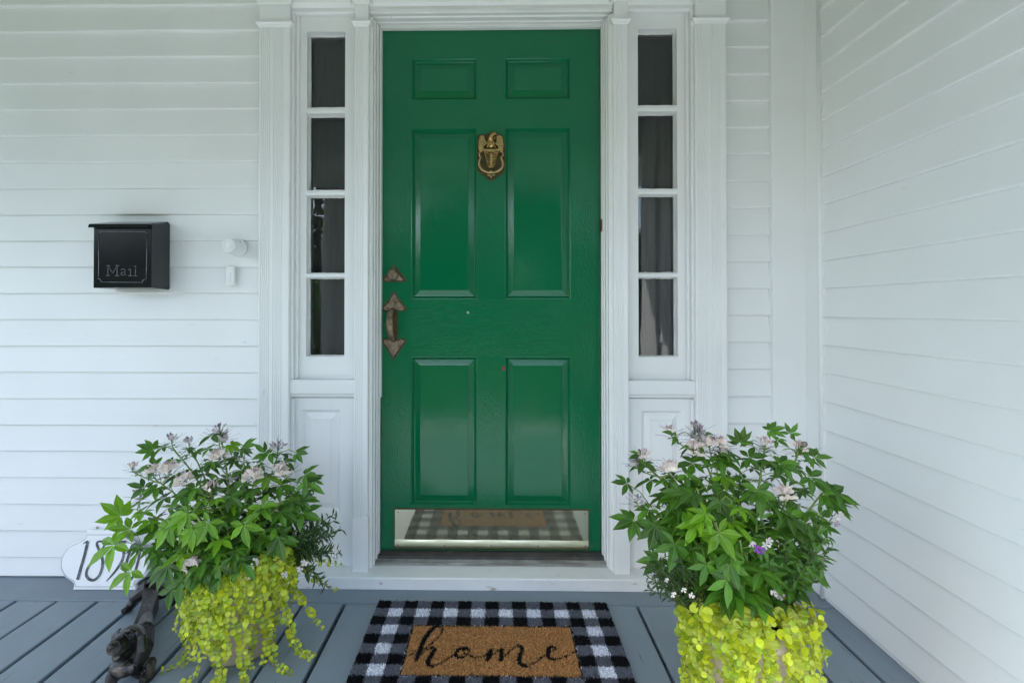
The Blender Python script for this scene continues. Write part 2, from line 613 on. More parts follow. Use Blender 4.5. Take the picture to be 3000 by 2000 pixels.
deck = thing('porch_floor', (0, 0.7, -0.03), 'grey painted plank porch floor', None, kind='structure')
GAP = 0.0115
PITCH = 0.1464
XL = -3.6
yh = FL(1100, 1386).y
x = FL(123.5, 1386).x - 14 * PITCH
k = 0
while x < XW - 0.02:
    x1 = min(x + PITCH - GAP, XW + 0.03)
    w0 = rng.uniform(-0.0012, 0.0012)
    b = MB().box(x + w0, x1 + w0, -0.30, yh - 0.002, -0.032 + rng.uniform(-0.001, 0), rng.uniform(-0.0016, 0.0))
    b.build('floor_board', M['deck'], deck, bevel=0.0045, seg=3)
    x += PITCH
MB().box(XL, XW + 0.03, yh + 0.0015, 2.02, -0.031, 0.0005).build('floor_board', M['deck_header'], deck, bevel=0.003)
MB().box(XL, XW + 0.03, -0.27, 2.0, -0.10, -0.045).build('joist_bed', M['underdeck'], deck)
MB().box(XL, 1.6, -0.33, -0.302, -0.50, -0.034).build('skirt_board', M['white_h'], deck)
MB().box(XL, 1.6, -0.30, 2.0, -0.52, -0.11).build('foundation', M['underdeck'], deck)

# ------------------------------------------------------------------ front wall
front = thing('front_wall', (-1.9, 1.98, 0), 'white clapboard front wall of the house on both sides of the green door', 'wall', kind='thing')


def clap_x(x0, x1, z0, e, Y, segs=8):
    ph = rng.uniform(0, 6)
    amp = rng.uniform(0.0002, 0.0011)
    th = rng.uniform(0.0172, 0.0198)
    poly = [(Y + 0.0040, z0), (Y + 0.0012, z0 + 0.0011), (Y, z0 + 0.0040), (Y + th - 0.002, z0 + e + 0.012), (Y + th + 0.010, z0 + e + 0.012), (Y + th + 0.010, z0)]

    def jig(s, i, a):
        if i in (0, 1, 2):
            return amp * math.sin(a * 3.1 + ph), amp * 1.2 * math.sin(a * 4.3 + ph * 2)
        return 0, 0
    return MB().prism(poly, 0, x0, x1, segs, jig)


xpL = wx(592.5, YP)
zc = [0.004]
z = wz(1282, YW, 300)
while z < 2.45:
    zc.append(z)
    z += 0.10185
for i, z in enumerate(zc):
    e = (zc[i + 1] - z) if i + 1 < len(zc) else 0.102
    if i == 20:
        # a short patch of board beside the pilaster, as in the photograph
        xs = wx(538, YW)
        clap_x(XL, xs - 0.001, z, e, YW).build('clapboard', M['white_h'], front)
        clap_x(xs + 0.001, xpL + 0.01, z - 0.001, e, YW - 0.002, 2).build('clapboard', M['white_h'], front)
    else:
        clap_x(XL, xpL + 0.01, z, e, YW).build('clapboard', M['white_h'], front)
xpR = wx(1670.5, YP)
xc0 = wx(1775, YW - 0.016)
z = wz(973, YW, 1720)
z -= 0.1022 * 9
zr = []
while z < 2.45:
    zr.append(z)
    z += 0.1022
for i, z in enumerate(zr):
    clap_x(xpR - 0.01, xc0 + 0.004, max(z, 0.003), 0.1022, YW, 3).build('clapboard', M['white_h'], front)
MB().box(xc0, XW + 0.012, YW - 0.014, 1.99, 0.002, 2.5).build('corner_board', M['white_v'], front, bevel=0.0025)
MB().box(XL, xpL + 0.05, 1.993, 2.10, -0.02, 2.5).build('sheathing', M['white_h'], front)
MB().box(xpR - 0.05, XW + 0.4, 1.993, 2.10, -0.02, 2.5).build('sheathing', M['white_h'], front)
MB().box(xpL + 0.05, xpR - 0.05, 2.02, 2.10, 2.30, 2.5).build('sheathing', M['white_h'], front)

# ------------------------------------------------------------------ side wall
side = thing('side_wall', (XW + 0.05, 1.1, 0), 'white clapboard side wall meeting the front wall at the corner', 'wall', kind='thing')
yc = FL(1894, 1377).y
ye = 0.32


def clap_y(y0, y1, z0, e, X, segs=7):
    ph = rng.uniform(0, 6)
    amp = rng.uniform(0.0002, 0.0010)
    th = rng.uniform(0.0158, 0.0178)
    poly = [(X + 0.0040, z0), (X + 0.0012, z0 + 0.0011), (X, z0 + 0.0040), (X + th - 0.002, z0 + e + 0.012), (X + th + 0.010, z0 + e + 0.012), (X + th + 0.010, z0)]

    def jig(s, i, a):
        if i in (0, 1, 2):
            return amp * math.sin(a * 3.4 + ph), amp * 1.2 * math.sin(a * 4.1 + ph * 2)
        return 0, 0
    return MB().prism(poly, 1, y0, y1, segs, jig)


z = 0.012
i = 0
while z < 2.45:
    e = 0.0905 if i == 0 else 0.1003
    clap_y(ye, yc + 0.002, z, e, XW).build('clapboard', M['white_h'], side)
    z += e
    i += 1
m = MB().prism([(XW - 0.004, yc), (XW - 0.004, 1.944), (XW + 0.03, 1.944), (XW + 0.03, yc)], 2, 0.003, 2.5)
m.build('corner_board', M['white_v'], side, bevel=0.003)
m = MB().tube([(XW - 0.003, yc + 0.006, 0.004), (XW - 0.003, yc + 0.006, 2.5)], 0.0075, 8)
m.build('corner_bead', M['white_v'], side, smooth=True)
MB().box(XW - 0.02, XW + 0.05, -0.06, ye - 0.001, 0.003, 2.5).build('end_board', M['white_v'], side, bevel=0.003)
MB().box(XW + 0.036, XW + 0.4, -0.05, 1.98, -0.5, 2.5).build('sheathing', M['white_h'], side)
MB().box(XW + 0.004, XW + 0.03, ye, yc, 0.001, 0.013).build('base_strip', M['white_h'], side)

# ------------------------------------------------------------------ porch roof, columns
roof = thing('porch_roof', (-1.3, 0.6, 2.5), 'porch roof with boarded ceiling and beam', None, kind='structure')
MB().box(-4.2, 1.7, -0.82, 2.4, 2.52, 2.60).build('ceiling', M['ceiling'], roof)
MB().box(-4.2, 1.7, -0.24, -0.02, 2.26, 2.519).build('beam', M['white_h'], roof)
MB().box(-4.2, 1.7, -0.86, -0.821, 2.20, 2.60).build('fascia', M['white_h'], roof)


def column(x, label):
    t = thing('porch_column', (x, -0.13, 0), label, 'column', 'porch columns behind the viewpoint', 'thing')
    m = MB().lathe([(0.125, 0.09), (0.128, 0.5), (0.126, 1.2), (0.118, 1.8), (0.110, 2.05)], (x, -0.13, 0), 32)
    m.build('shaft', M['white_v'], t, smooth=True)
    m = MB().lathe([(0.110, 2.05), (0.128, 2.06), (0.128, 2.08), (0.115, 2.09), (0.115, 2.14), (0.14, 2.17), (0.15, 2.20)], (x, -0.13, 0), 32)
    m.box(x - 0.16, x + 0.16, -0.29, 0.03, 2.202, 2.257)
    m.build('capital', M['white_v'], t)
    m = MB().lathe([(0.165, 0.045), (0.168, 0.06), (0.14, 0.085), (0.13, 0.095)], (x, -0.13, 0), 32)
    m.box(x - 0.165, x + 0.165, -0.295, 0.035, 0.002, 0.046)
    m.build('base', M['white_v'], t)


column(-1.30, 'round white column reflected in the sidelight by the mailbox')
column(-3.80, 'round white column at the far end of the porch')

# unseen wood added to screen bright sky from the door, mailbox and glass reflections
g = np.random.default_rng(77)
NC = 900
cc = np.stack([g.uniform(-60, 55, NC), g.uniform(-52, -40, NC), np.zeros(NC)], 1)
hmax = 7.0 + 8.0 * np.exp(-(cc[:, 0] / 13.0) ** 2) + 2.2 * np.sin(cc[:, 0] * 0.31) + 1.4 * np.sin(cc[:, 0] * 0.83 + 1) + 0.9 * np.sin(cc[:, 1] * 0.5)  # raised in the middle to hide the sky that the door reflects
cc[:, 2] = -0.3 + g.random(NC) * hmax
NL = 42000
cen = cc[g.integers(0, NC, NL)] + g.normal(size=(NL, 3)) * np.array([0.9, 0.9, 0.7])
cen[:, 2] = np.maximum(cen[:, 2], -0.35)
a_ = g.normal(size=(NL, 3)) * 0.36
b_ = g.normal(size=(NL, 3)) * 0.36
V = np.stack([cen - a_, cen + b_, cen + a_, cen - b_], 1).reshape(-1, 3)
mm = MB()
mm.v = [tuple(p) for p in V]
mm.f = [(4 * i, 4 * i + 1, 4 * i + 2, 4 * i + 3) for i in range(NL)]
tag(mm.build('sky_screen_wood', M['treeleaf']), 'unseen leafy wood added past the lawn to screen the low sky', 'wood', kind='stuff')

# two rounded shrubs in front of the porch on the mailbox side, seen in the sidelight's reflection
for (sx, sy, sh, sr, lab) in ((-3.5, -2.1, 1.75, 0.85, 'rounded green shrub in front of the porch'), (-2.35, -2.5, 1.45, 0.7, 'lower rounded green shrub nearer the walk')):
    t = thing('shrub', (sx, sy, -0.52), lab, 'shrub', 'shrubs in front of the porch')
    m = MB()
    for a in range(6):
        an = a * 1.05
        m.tube([(sx, sy, -0.53), (sx + math.cos(an) * sr * 0.3, sy + math.sin(an) * sr * 0.3, sh * 0.2), (sx + math.cos(an) * sr * 0.6, sy + math.sin(an) * sr * 0.6, sh * 0.55)], [0.03, 0.02, 0.008], 6)
    m.build('branch', M['bark'], t)
    NL = 2600
    d = g.normal(size=(NL, 3))
    d /= np.linalg.norm(d, axis=1)[:, None]
    rad = 0.55 + 0.45 * g.random(NL) ** 0.5 + 0.08 * np.sin(d[:, 0] * 9) * np.sin(d[:, 2] * 7)
    cen = np.array([sx, sy, (sh - 0.5) / 2]) + d * rad[:, None] * np.array([sr, sr, (sh + 0.5) / 2])
    a_ = g.normal(size=(NL, 3)) * 0.035
    b_ = g.normal(size=(NL, 3)) * 0.035
    mm = MB()
    mm.v = [tuple(p) for p in np.stack([cen - a_, cen + b_, cen + a_, cen - b_], 1).reshape(-1, 3)]
    mm.f = [(4 * i, 4 * i + 1, 4 * i + 2, 4 * i + 3) for i in range(NL)]
    mm.build('foliage', M['cleome'], t)['kind'] = 'stuff'

# ------------------------------------------------------------------ door surround
sur = thing('door_surround', (-0.02, 1.95, 0), 'white carved door surround with fluted pilasters and paned sidelights', 'door surround', kind='thing')
# horizontal positions
L0, L1 = wx(592.5, YP), wx(664, YP)            # outer pilaster, mailbox side
I0, I1 = wx(813.5, YP), wx(845.5, YP)          # inner pilaster, mailbox side
J0, J1 = wx(1410.5, YP), wx(1443.5, YP)
R0, R1 = wx(1599, YP), wx(1670.5, YP)
DX0, DX1 = wx(875.5, YD), wx(1379.5, YD)       # door edges
ZSILL = 0.046
ZD0, ZD1 = wz(1263, YD), wz(67.5, YD)          # door bottom and top
ZCAP0, ZCAP1 = wz(63.5, YP, 630), wz(52, YP, 630)
ZTOP = wz(12, YP, 630)


def reeded(x0, x1, groups, y, z0, z1):
    """vertical board with rounded flutes; groups = [(start, count, pitch)] from x0"""
    pts = [(x0, 2.03), (x0, y + 0.003), (x0 + 0.003, y)]
    for s, c, p in groups:
        for k in range(c):
            a = x0 + s + k * p
            pts += [(a, y), (a + p * 0.12, y + 0.0022), (a + p * 0.55, y + 0.0026), (a + p * 0.72, y + 0.0004)]
    pts += [(x1 - 0.003, y), (x1, y + 0.003), (x1, 2.03)]
    return MB().prism(pts, 2, z0, z1)


def cap(m, x0, x1, z0, z1, y, o):
    """flaring moulding: narrow at the bottom, projecting by o at the top, with a fillet"""
    h = z1 - z0
    lv = [(0.0, 0.0), (0.15, 0.25), (0.5, 0.55), (0.72, 0.95), (0.78, 1.0), (1.0, 1.0)]
    vs, fs = [], []
    for t, k in lv:
        d = o * k
        zz = z0 + h * t
        vs += [(x0 - d, y - d, zz), (x1 + d, y - d, zz), (x1 + d, 2.0, zz), (x0 - d, 2.0, zz)]
    for i in range(len(lv) - 1):
        for k in range(4):
            j = (k + 1) % 4
            fs.append((i * 4 + k, i * 4 + j, (i + 1) * 4 + j, (i + 1) * 4 + k))
    fs.append((3, 2, 1, 0))
    b = (len(lv) - 1) * 4
    fs.append((b, b + 1, b + 2, b + 3))
    m.add(vs, fs)
    return m


def pilaster(x0, x1, groups, plinth_top, y=YP):
    zb = ZSILL + 0.001
    p = reeded(x0, x1, groups, y, plinth_top, ZCAP0).build('pilaster', M['white_v'], sur)
    MB().box(x0 - 0.003, x1 + 0.003, y - 0.0035, 2.028, zb, plinth_top).build('plinth', M['white_v'], p, bevel=0.002)
    m = MB()
    cap(m, x0, x1, ZCAP0 + 0.0005, ZCAP1, y, 0.011)
    m.build('capital', M['white_v'], p)
    MB().box(x0 + 0.002, x1 - 0.001, y - 0.001, 2.02, ZCAP1 + 0.0006, ZTOP).build('neck_block', M['white_v'], p, bevel=0.0015)
    m = MB()
    cap(m, x0, x1, ZTOP + 0.0005, ZTOP + 0.032, y, 0.016)
    m.build('crown_moulding', M['white_v'], p)
    return p


go = [(0.0085, 5, 0.0078), (0.056, 5, 0.0078)]
gi = [(0.006, 4, 0.0078)]
pl = wz(1190, YP)
pilaster(L0, L1, go, pl)
pilaster(I0, I1, gi, pl)
pilaster(J0, J1, gi, pl)
pilaster(R0, R1, go, pl)

# sill, threshold
MB().prism([(1.889, 0.002), (1.889, 0.041), (1.893, ZSILL - 0.001), (1.97, ZSILL + 0.003), (2.03, ZSILL + 0.003), (2.03, 0.002)], 0,
           L0 - 0.02, R1 + 0.02, 14, lambda s, i, a: (0.0006 * math.sin(a * 9 + i), 0.0005 * math.sin(a * 13 + 2 * i) if i in (1, 2, 3) else 0)
           ).build('sill', M['white_worn'], sur)
xt0, xt1 = DX0 - 0.006, DX1 + 0.006
th = MB().prism([(1.997, 0.0505), (2.003, ZD0 - 0.008), (2.035, ZD0 - 0.003), (2.10, ZD0 - 0.003), (2.10, 0.0505)], 0, xt0, xt1, 10,
                lambda s, i, a: (0.0006 * math.sin(a * 31 + i), 0.0004 * math.sin(a * 23 + i))).build('threshold', M['threshold'], sur)
MB().prism([(1.972, 0.0502), (1.973, 0.057), (1.978, 0.0605), (1.9965, 0.0625), (1.9965, 0.0502)], 0, xt0 - 0.012, xt1 + 0.012, 10,
           lambda s, i, a: (0.0007 * math.sin(a * 27 + i), 0.0004 * math.sin(a * 19 + i))).build('threshold_nosing', M['threshold_front'], th)

# stepped door frame (jambs and head)
STEP = [(0.0, 2.036), (0.0, 2.020), (0.0035, 2.017), (0.0035, 2.000), (0.0075, 1.997), (0.0075, 1.972), (0.0125, 1.968), (0.0125, 1.950)]
DL, DR = DX0 - I1, J0 - DX1
frame = MB()
dl = DX0 - I1 + 0.002
poly = [(DX0 - d, y) for d, y in STEP] + [(DX0 - dl, 1.947), (DX0 - dl, 2.036)]
jambL = MB().prism(poly, 2, ZSILL + 0.0045, ZD1).build('door_jamb', M['frame_worn'], sur)
dr = J0 - DX1 + 0.002
poly = [(DX1 + d, y) for d, y in STEP[:-1]] + [(DX1 + 0.0125, 1.950), (DX1 + 0.0185, 1.946), (DX1 + dr, 1.940), (DX1 + dr, 2.036)]
jambR = MB().prism(poly, 2, ZSILL + 0.0045, ZD1).build('door_jamb', M['frame_worn'], sur)
poly = [(y, ZD1 + 0.0005 + d) for d, y in STEP] + [(1.948, ZD1 + 0.0175), (1.938, ZD1 + 0.021), (1.938, ZD1 + 0.034), (1.930, ZD1 + 0.038),
                                                   (1.930, ZD1 + 0.30), (2.036, ZD1 + 0.30)]
head = MB().prism(poly, 0, I1 + 0.0005, J0 - 0.0005).build('door_head', M['frame_worn'], sur)
# crown along the head
m = MB().prism([(1.928, ZTOP - 0.006), (1.920, ZTOP + 0.004), (1.916, ZTOP + 0.02), (1.905, ZTOP + 0.03), (1.905, ZTOP + 0.06), (1.929, ZTOP + 0.06)], 0,
               I1 + 0.018, J0 - 0.018)
m.build('crown_moulding', M['white_h'], sur)
# loose weather strip on the latch side, ending part of the way down, and the same on the other jamb
zs = wz(911, YD)
MB().box(DX0 + 0.0002, DX0 + 0.0055, 2.012, 2.0375, zs, ZD1 - 0.001).build('weather_strip', M['frame_worn'], sur, bevel=0.001)
MB().box(DX0 + 0.0005, DX1 - 0.0005, 2.016, 2.0375, ZD1 - 0.0065, ZD1 - 0.0008).build('weather_strip', M['frame_worn'], sur, bevel=0.001)
for v in (100, 285, 470, 690, 900, 1120, 1235):
    for xx, s in ((DX0 - 0.002, 1), (DX1 + 0.002, -1)):
        MB().ball((xx + 0.0005 * s, 2.016, wz(v + 9 * s, YD)), 0.0022, 6, 4).build('nail_head', M['frame_worn'], jambL if s > 0 else jambR)
for u in (930, 1105, 1290):
    MB().ball((wx(u, YD), 2.018, ZD1 + 0.0005), 0.0022, 6, 4).build('nail_head', M['frame_worn'], head)
# worn strike notch in the hinge-side jamb
MB().box(DX1 - 0.001, DX1 + 0.0022, 2.0175, 2.034, wz(534, YD), wz(506, YD)).build('strike_notch', M['rust'], jambR)

# sidelights
PV = [(73.5, 245), (260.5, 435), (449, 626.5), (638, 818.5)]


def sidelight(xa, xb, g0, g1, mirror):
    """xa..xb the recess between the pilasters; g0..g1 the glazed opening"""
    s = 1 if not mirror else -1
    zt = wz(40, YS, 750)
    zm1, zm0 = wz(869, YS, 750), wz(903, 1.95, 750)
    zb = zm1 + 0.0
    fr = MB()
    fr.box(xa, g0, YS, 2.03, zm1, zt)
    fr.box(g1, xb, YS, 2.03, zm1, zt)
    ztop = wz(PV[0][0], YS, 750)
    zbot = wz(PV[3][1], YS, 750)
    fr.box(g0, g1, YS, 2.03, ztop, zt)
    fr.box(g0, g1, YS, 2.03, zm1, zbot)
    sl = fr.build('sidelight', M['white_v'], sur)
    # putty-edged bars and panes
    for k in range(3):
        za, zb2 = wz(PV[k + 1][0], YS, 750), wz(PV[k][1], YS, 750)
        jig = lambda q, i, a: (0, 0.0006 * math.sin(a * 90 + i * 2 + k))
        MB().prism([(YS + 0.004, za + 0.0015), (YS + 0.001, (za + zb2) / 2 - 0.004), (YS + 0.001, (za + zb2) / 2 + 0.004), (YS + 0.004, zb2 - 0.0015),
                    (2.022, zb2 + 0.0005), (2.022, za - 0.0005)], 0, g0, g1, 8, jig).build('muntin', M['white_h'], sl)
    for k in range(4):
        za, zb2 = wz(PV[k][1], YS, 750), wz(PV[k][0], YS, 750)
        e = 0.008
        pa = MB().box(g0 - 0.001, g1 + 0.001, 2.0115, 2.0145, za - e if k < 3 else za - 0.001, zb2 + e if k else zb2 + 0.001).build('pane', M['glass'], sl)
        # ragged putty around each pane
        pt = MB()
        r2 = random.Random(k * 7 + (3 if mirror else 1))
        for (ax, p0, p1, q, sg) in ((2, za, zb2, g0, 1), (2, za, zb2, g1, -1), (0, g0, g1, za, 1), (0, g0, g1, zb2, -1)):
            nn = 16
            vs, fs = [], []
            for t in range(nn + 1):
                c = p0 + (p1 - p0) * t / nn
                w_ = 0.0022 + r2.random() * 0.0020 + (0.0012 if r2.random() < 0.12 else 0)
                if ax == 2:
                    vs += [(q - 0.0006 * sg, 2.000, c), (q + w_ * sg, 2.0112, c)]
                else:
                    vs += [(c, 2.000, q - 0.0006 * sg), (c, 2.0112, q + w_ * sg)]
            for t in range(nn):
                f = (2 * t, 2 * t + 1, 2 * t + 3, 2 * t + 2)
                fs.append(f if (ax == 2) == (sg < 0) else f[::-1])
            pt.add(vs, fs)
        pt.build('putty', M['frame_worn'], sl)
    # stepped stops on the outer side of the recess
    if not mirror:
        MB().box(xa, xa + 0.010, 1.940, YS - 0.0005, zm1, zt).build('stop', M['white_v'], sl, bevel=0.002)
        MB().box(xa + 0.0102, xa + 0.022, 1.957, YS - 0.0005, zm1, zt).build('stop', M['white_v'], sl, bevel=0.003)
    else:
        MB().box(xb - 0.010, xb, 1.940, YS - 0.0005, zm1, zt).build('stop', M['white_v'], sl, bevel=0.002)
        MB().box(xb - 0.022, xb - 0.0102, 1.957, YS - 0.0005, zm1, zt).build('stop', M['white_v'], sl, bevel=0.003)
    # head over the sash
    zh = wz(33, 1.95, 750)
    m = MB().prism([(1.952, zh), (1.944, zh + 0.006), (1.944, zh + 0.02), (1.938, zh + 0.026), (1.932, zh + 0.03), (1.932, zh + 0.26), (2.03, zh + 0.26), (2.03, zt + 0.0005), (YS - 0.002, zt + 0.0005)],
                   0, xa, xb)
    m.build('sidelight_head', M['white_h'], sur)
    m = MB().prism([(1.931, ZTOP - 0.004), (1.923, ZTOP + 0.006), (1.918, ZTOP + 0.02), (1.908, ZTOP + 0.03), (1.908, ZTOP + 0.06), (1.931, ZTOP + 0.06)], 0,
                   xa + 0.018, xb - 0.018)
    m.build('crown_moulding', M['white_h'], sur)
    # rail under the sash
    MB().box(xa, xb, 1.936, 2.03, zm0, zm1 - 0.0005).build('rail', M['white_h'], sur, bevel=0.002)
    zm2 = wz(911, 1.95, 750)
    MB().prism([(1.948, zm0 - 0.0005), (1.950, zm2), (1.962, zm2 - 0.004), (1.975, zm2 - 0.006), (1.975, zm0 - 0.0005)], 0, xa, xb).build('rail_moulding', M['white_h'], sur)
    # base panel
    y0 = 1.964
    px0, px1 = (wx(695, y0), wx(783, y0)) if not mirror else (wx(1472, y0), wx(1564, y0))
    pz1, pz0 = wz(941, y0, 750), wz(1176, y0, 750)
    bp = MB()
    zlow = ZSILL + 0.004
    bp.box(xa, px0, y0, 2.03, zlow, zm2 - 0.0065)
    bp.box(px1, xb, y0, 2.03, zlow, zm2 - 0.0065)
    bp.box(px0, px1, y0, 2.03, pz1, zm2 - 0.0065)
    bp.box(px0, px1, y0, 2.03, zlow, pz0)
    fr2 = bp.build('base_panel', M['white_v'], sur)
    MB().rings(px0, px1, pz0, pz1, [(0.0, y0 + 0.0005), (0.003, y0 + 0.004), (0.008, y0 + 0.010), (0.010, y0 + 0.0125), (0.014, y0 + 0.0125), (0.034, y0 + 0.003), (0.0355, y0 + 0.0005), (0.037, y0 + 0.0005)]
               ).build('raised_field', M['white_v'], fr2)
    st = 0.012
    if not mirror:
        MB().box(xa, xa + st, 1.945, y0 - 0.0005, zlow, zm2 - 0.0065).build('stop', M['white_v'], fr2, bevel=0.003)
    else:
        MB().box(xb - st, xb, 1.945, y0 - 0.0005, zlow, zm2 - 0.0065).build('stop', M['white_v'], fr2, bevel=0.003)


sidelight(L1, I0, wx(703.5, YS), wx(791.5, YS), False)
sidelight(J1, R0, wx(1466.3, YS), wx(1556.5, YS), True)

# assumed fabric shades, added inside the glass to lift the grey of the panes
for (ga, gb, lab) in ((wx(690, YS), wx(805, YS), 'added dark fabric shade behind the sidelight glass nearer the mailbox'),
                      (wx(1452, YS), wx(1572, YS), 'added dark fabric shade behind the sidelight glass nearer the side wall')):
    vs, fs = [], []
    nf = 48
    for i in range(nf + 1):
        X = ga + (gb - ga) * i / nf
        yy = 2.058 + 0.0004 * math.sin(i * 0.9) + 0.0002 * math.sin(i * 2.3 + 1)
        vs += [(X, yy, wz(840, YS)), (X, yy + 0.002 * math.sin(i), wz(60, YS))]
    for i in range(nf):
        fs.append((2 * i, 2 * i + 2, 2 * i + 3, 2 * i + 1))
    m = MB()
    m.add(vs, fs)
    o = m.build('added_window_shade', M['shade'], smooth=True)
    so = o.modifiers.new('cloth', 'SOLIDIFY')
    so.thickness = 0.0015
    tag(o, lab, 'window shade', kind='thing')

# dim hall behind the glass
m = MB()
m.add([(-1.3, 2.12, 0.03), (1.2, 2.12, 0.03), (1.2, 5.2, 0.03), (-1.3, 5.2, 0.03), (-1.3, 2.12, 2.45), (1.2, 2.12, 2.45), (1.2, 5.2, 2.45), (-1.3, 5.2, 2.45)],
      [(3, 2, 6, 7), (0, 3, 7, 4), (1, 5, 6, 2), (4, 7, 6, 5)])
hall = m.build('hall_wall', M['hall'])
tag(hall, 'dim hall wall seen through the sidelights', None, kind='structure')
m = MB().box(-1.3, 1.2, 2.10, 5.2, -0.02, 0.028)
tag(m.build('hall_floor', M['hall_floor']), 'dark wooden hall floor behind the door', None, kind='structure')

# ------------------------------------------------------------------ door
door = thing('front_door', ((DX0 + DX1) / 2, YD + 0.02, ZD0), 'glossy green six panel front door with brass knocker and kick plate', 'door', kind='thing')
DD = 0.0018
a0, a1 = DX0 + DD, DX1 - DD
gz0, gz1 = ZD0, ZD1 - 0.003
PAN = [(944.5, 1096, 133.5, 229.5), (1160, 1312.5, 133.5, 229.5), (943.5, 1096, 294.5, 687), (1160, 1312.5, 294.5, 687),
       (941.5, 1096.5, 819, 1162), (1158.5, 1312, 819, 1162)]
cL0 = (wx(944, YD), wx(1096, YD))
cR0 = (wx(1159.5, YD), wx(1312, YD))
rows = [(wz(229.5, YD), wz(133.5, YD)), (wz(687, YD), wz(294.5, YD)), (wz(1162, YD), wz(819, YD))]
YB = YD + 0.044
for (p, q) in ((a0, cL0[0]), (cR0[1], a1)):
    MB().box(p, q, YD, YB, gz0, gz1).build('stile', M['door'], door)
zz = [gz1] + [v for r in rows for v in (r[1], r[0])] + [gz0]
for i in range(0, 8, 2):
    MB().box(cL0[0] + 0.0001, cR0[1] - 0.0001, YD + 0.0001, YB, zz[i + 1], zz[i]).build('rail', M['door_rail'], door)
for lo, hi in rows:
    MB().box(cL0[1], cR0[0], YD + 0.0001, YB, lo + 0.0001, hi - 0.0001).build('mullion', M['door'], door)
    for c in (cL0, cR0):
        MB().rings(c[0], c[1], lo, hi, [(0.0, YD + 0.0002), (0.0025, YD - 0.0005), (0.006, YD + 0.003), (0.010, YD + 0.011), (0.0125, YD + 0.0135), (0.016, YD + 0.0140),
                                        (0.036, YD + 0.0085), (0.0366, YD + 0.0062), (0.040, YD + 0.0060)]).build('panel', M['panel'], door)
# dark reveal behind the door edges
MB().box(DX0 - 0.001, DX1 + 0.001, YD + 0.017, YD + 0.03, ZD0 - 0.002, ZD1).build('door_edge', M['gap'], door)

# kick plate
kx0, kx1 = wx(908.5, YD), wx(1350, YD)
kz0, kz1 = wz(1258, YD), wz(1170, YD)
MB().box(kx0 - 0.005, kx1 + 0.004, YD - 0.0006, YD + 0.001, kz0 - 0.005, kz1 + 0.0055).build('plate_border', M['brownedge'], door)
kick = MB()
nx = 24
vs, fs = [], []
for i in range(nx + 1):
    X = kx0 + (kx1 - kx0) * i / nx
    for j, (zf, yo) in enumerate(((0.0, 0.0), (1.0, 0.0))):
        vs.append((X, YD - 0.0022 + 0.0003 * math.sin(i * 1.7) * 0, kz0 + (kz1 - kz0) * zf))
for i in range(nx):
    fs.append((2 * i, 2 * i + 2, 2 * i + 3, 2 * i + 1))
kick.add(vs, fs)
kick.box(kx0, kx1, YD - 0.0018, YD - 0.0008, kz0, kz1)
kp = kick.build('kick_plate', M['kick'], door)
# sloping lip along the foot of the plate, buckled between its screws
zl = wz(1239, YD)
vs, fs = [], []
nx = 60
for i in range(nx + 1):
    X = kx0 + (kx1 - kx0) * i / nx
    ph = abs(math.sin(math.pi * 4 * i / nx))
    vs += [(X, YD - 0.0026, zl + 0.0015 * (1 - ph)), (X, YD - 0.0050 - 0.0012 * ph, zl - 0.007), (X, YD - 0.0075, zl - 0.016),
           (X, YD - 0.0072, kz0 + 0.003), (X, YD - 0.0026, kz0)]
for i in range(nx):
    for j in range(4):
        a = i * 5 + j
        fs.append((a, a + 5, a + 6, a + 1)[::-1])
m = MB()
m.add(vs, fs)
m.build('kick_plate_lip', M['kick_strip'], kp, smooth=True)
for i in range(5):
    X = kx0 + 0.013 + (kx1 - kx0 - 0.026) * i / 4
    MB().ball((X, YD - 0.0030, kz1 - 0.011), (0.0030, 0.0016, 0.0030), 8, 6).build('screw', M['screw'], kp)
    MB().ball((X, YD - 0.0075, kz0 + 0.013), (0.0032, 0.0018, 0.0032), 8, 6).build('screw', M['screw'], kp)


def arrow(cx, zb, zt, w, up=True):
    """triangular plate with rounded shoulders; the point is up or down"""
    h = zt - zb
    p = [(0, 1.0), (0.40, 0.52), (0.43, 0.40), (0.97, 0.30), (1.0, 0.16), (0.93, 0.05), (0.72, 0.0), (0.35, 0.05)]
    p = [(0, 1.0), (0.55, 0.46), (0.62, 0.42), (0.78, 0.30), (0.95, 0.20), (1.0, 0.10), (0.90, 0.02), (0.70, 0.0), (0.30, 0.05)]
    pts = [(x * w / 2, y) for x, y in p] + [(-x * w / 2, y) for x, y in p[::-1] if x > 0]
    out = []
    for x, y in pts:
        yy = y if up else 1 - y
        out.append((cx + x, zb + yy * h))
    # order anticlockwise seen from -y
    ar = sum(out[i][0] * out[(i + 1) % len(out)][1] - out[(i + 1) % len(out)][0] * out[i][1] for i in range(len(out)))
    return out if ar > 0 else out[::-1]


def grow(pts, d):
    cx = sum(p[0] for p in pts) / len(pts)
    cz = sum(p[1] for p in pts) / len(pts)
    o = []
    for x, z in pts:
        l = math.hypot(x - cx, z - cz)
        o.append((cx + (x - cx) * (l + d) / l, cz + (z - cz) * (l + d) / l))
    return o


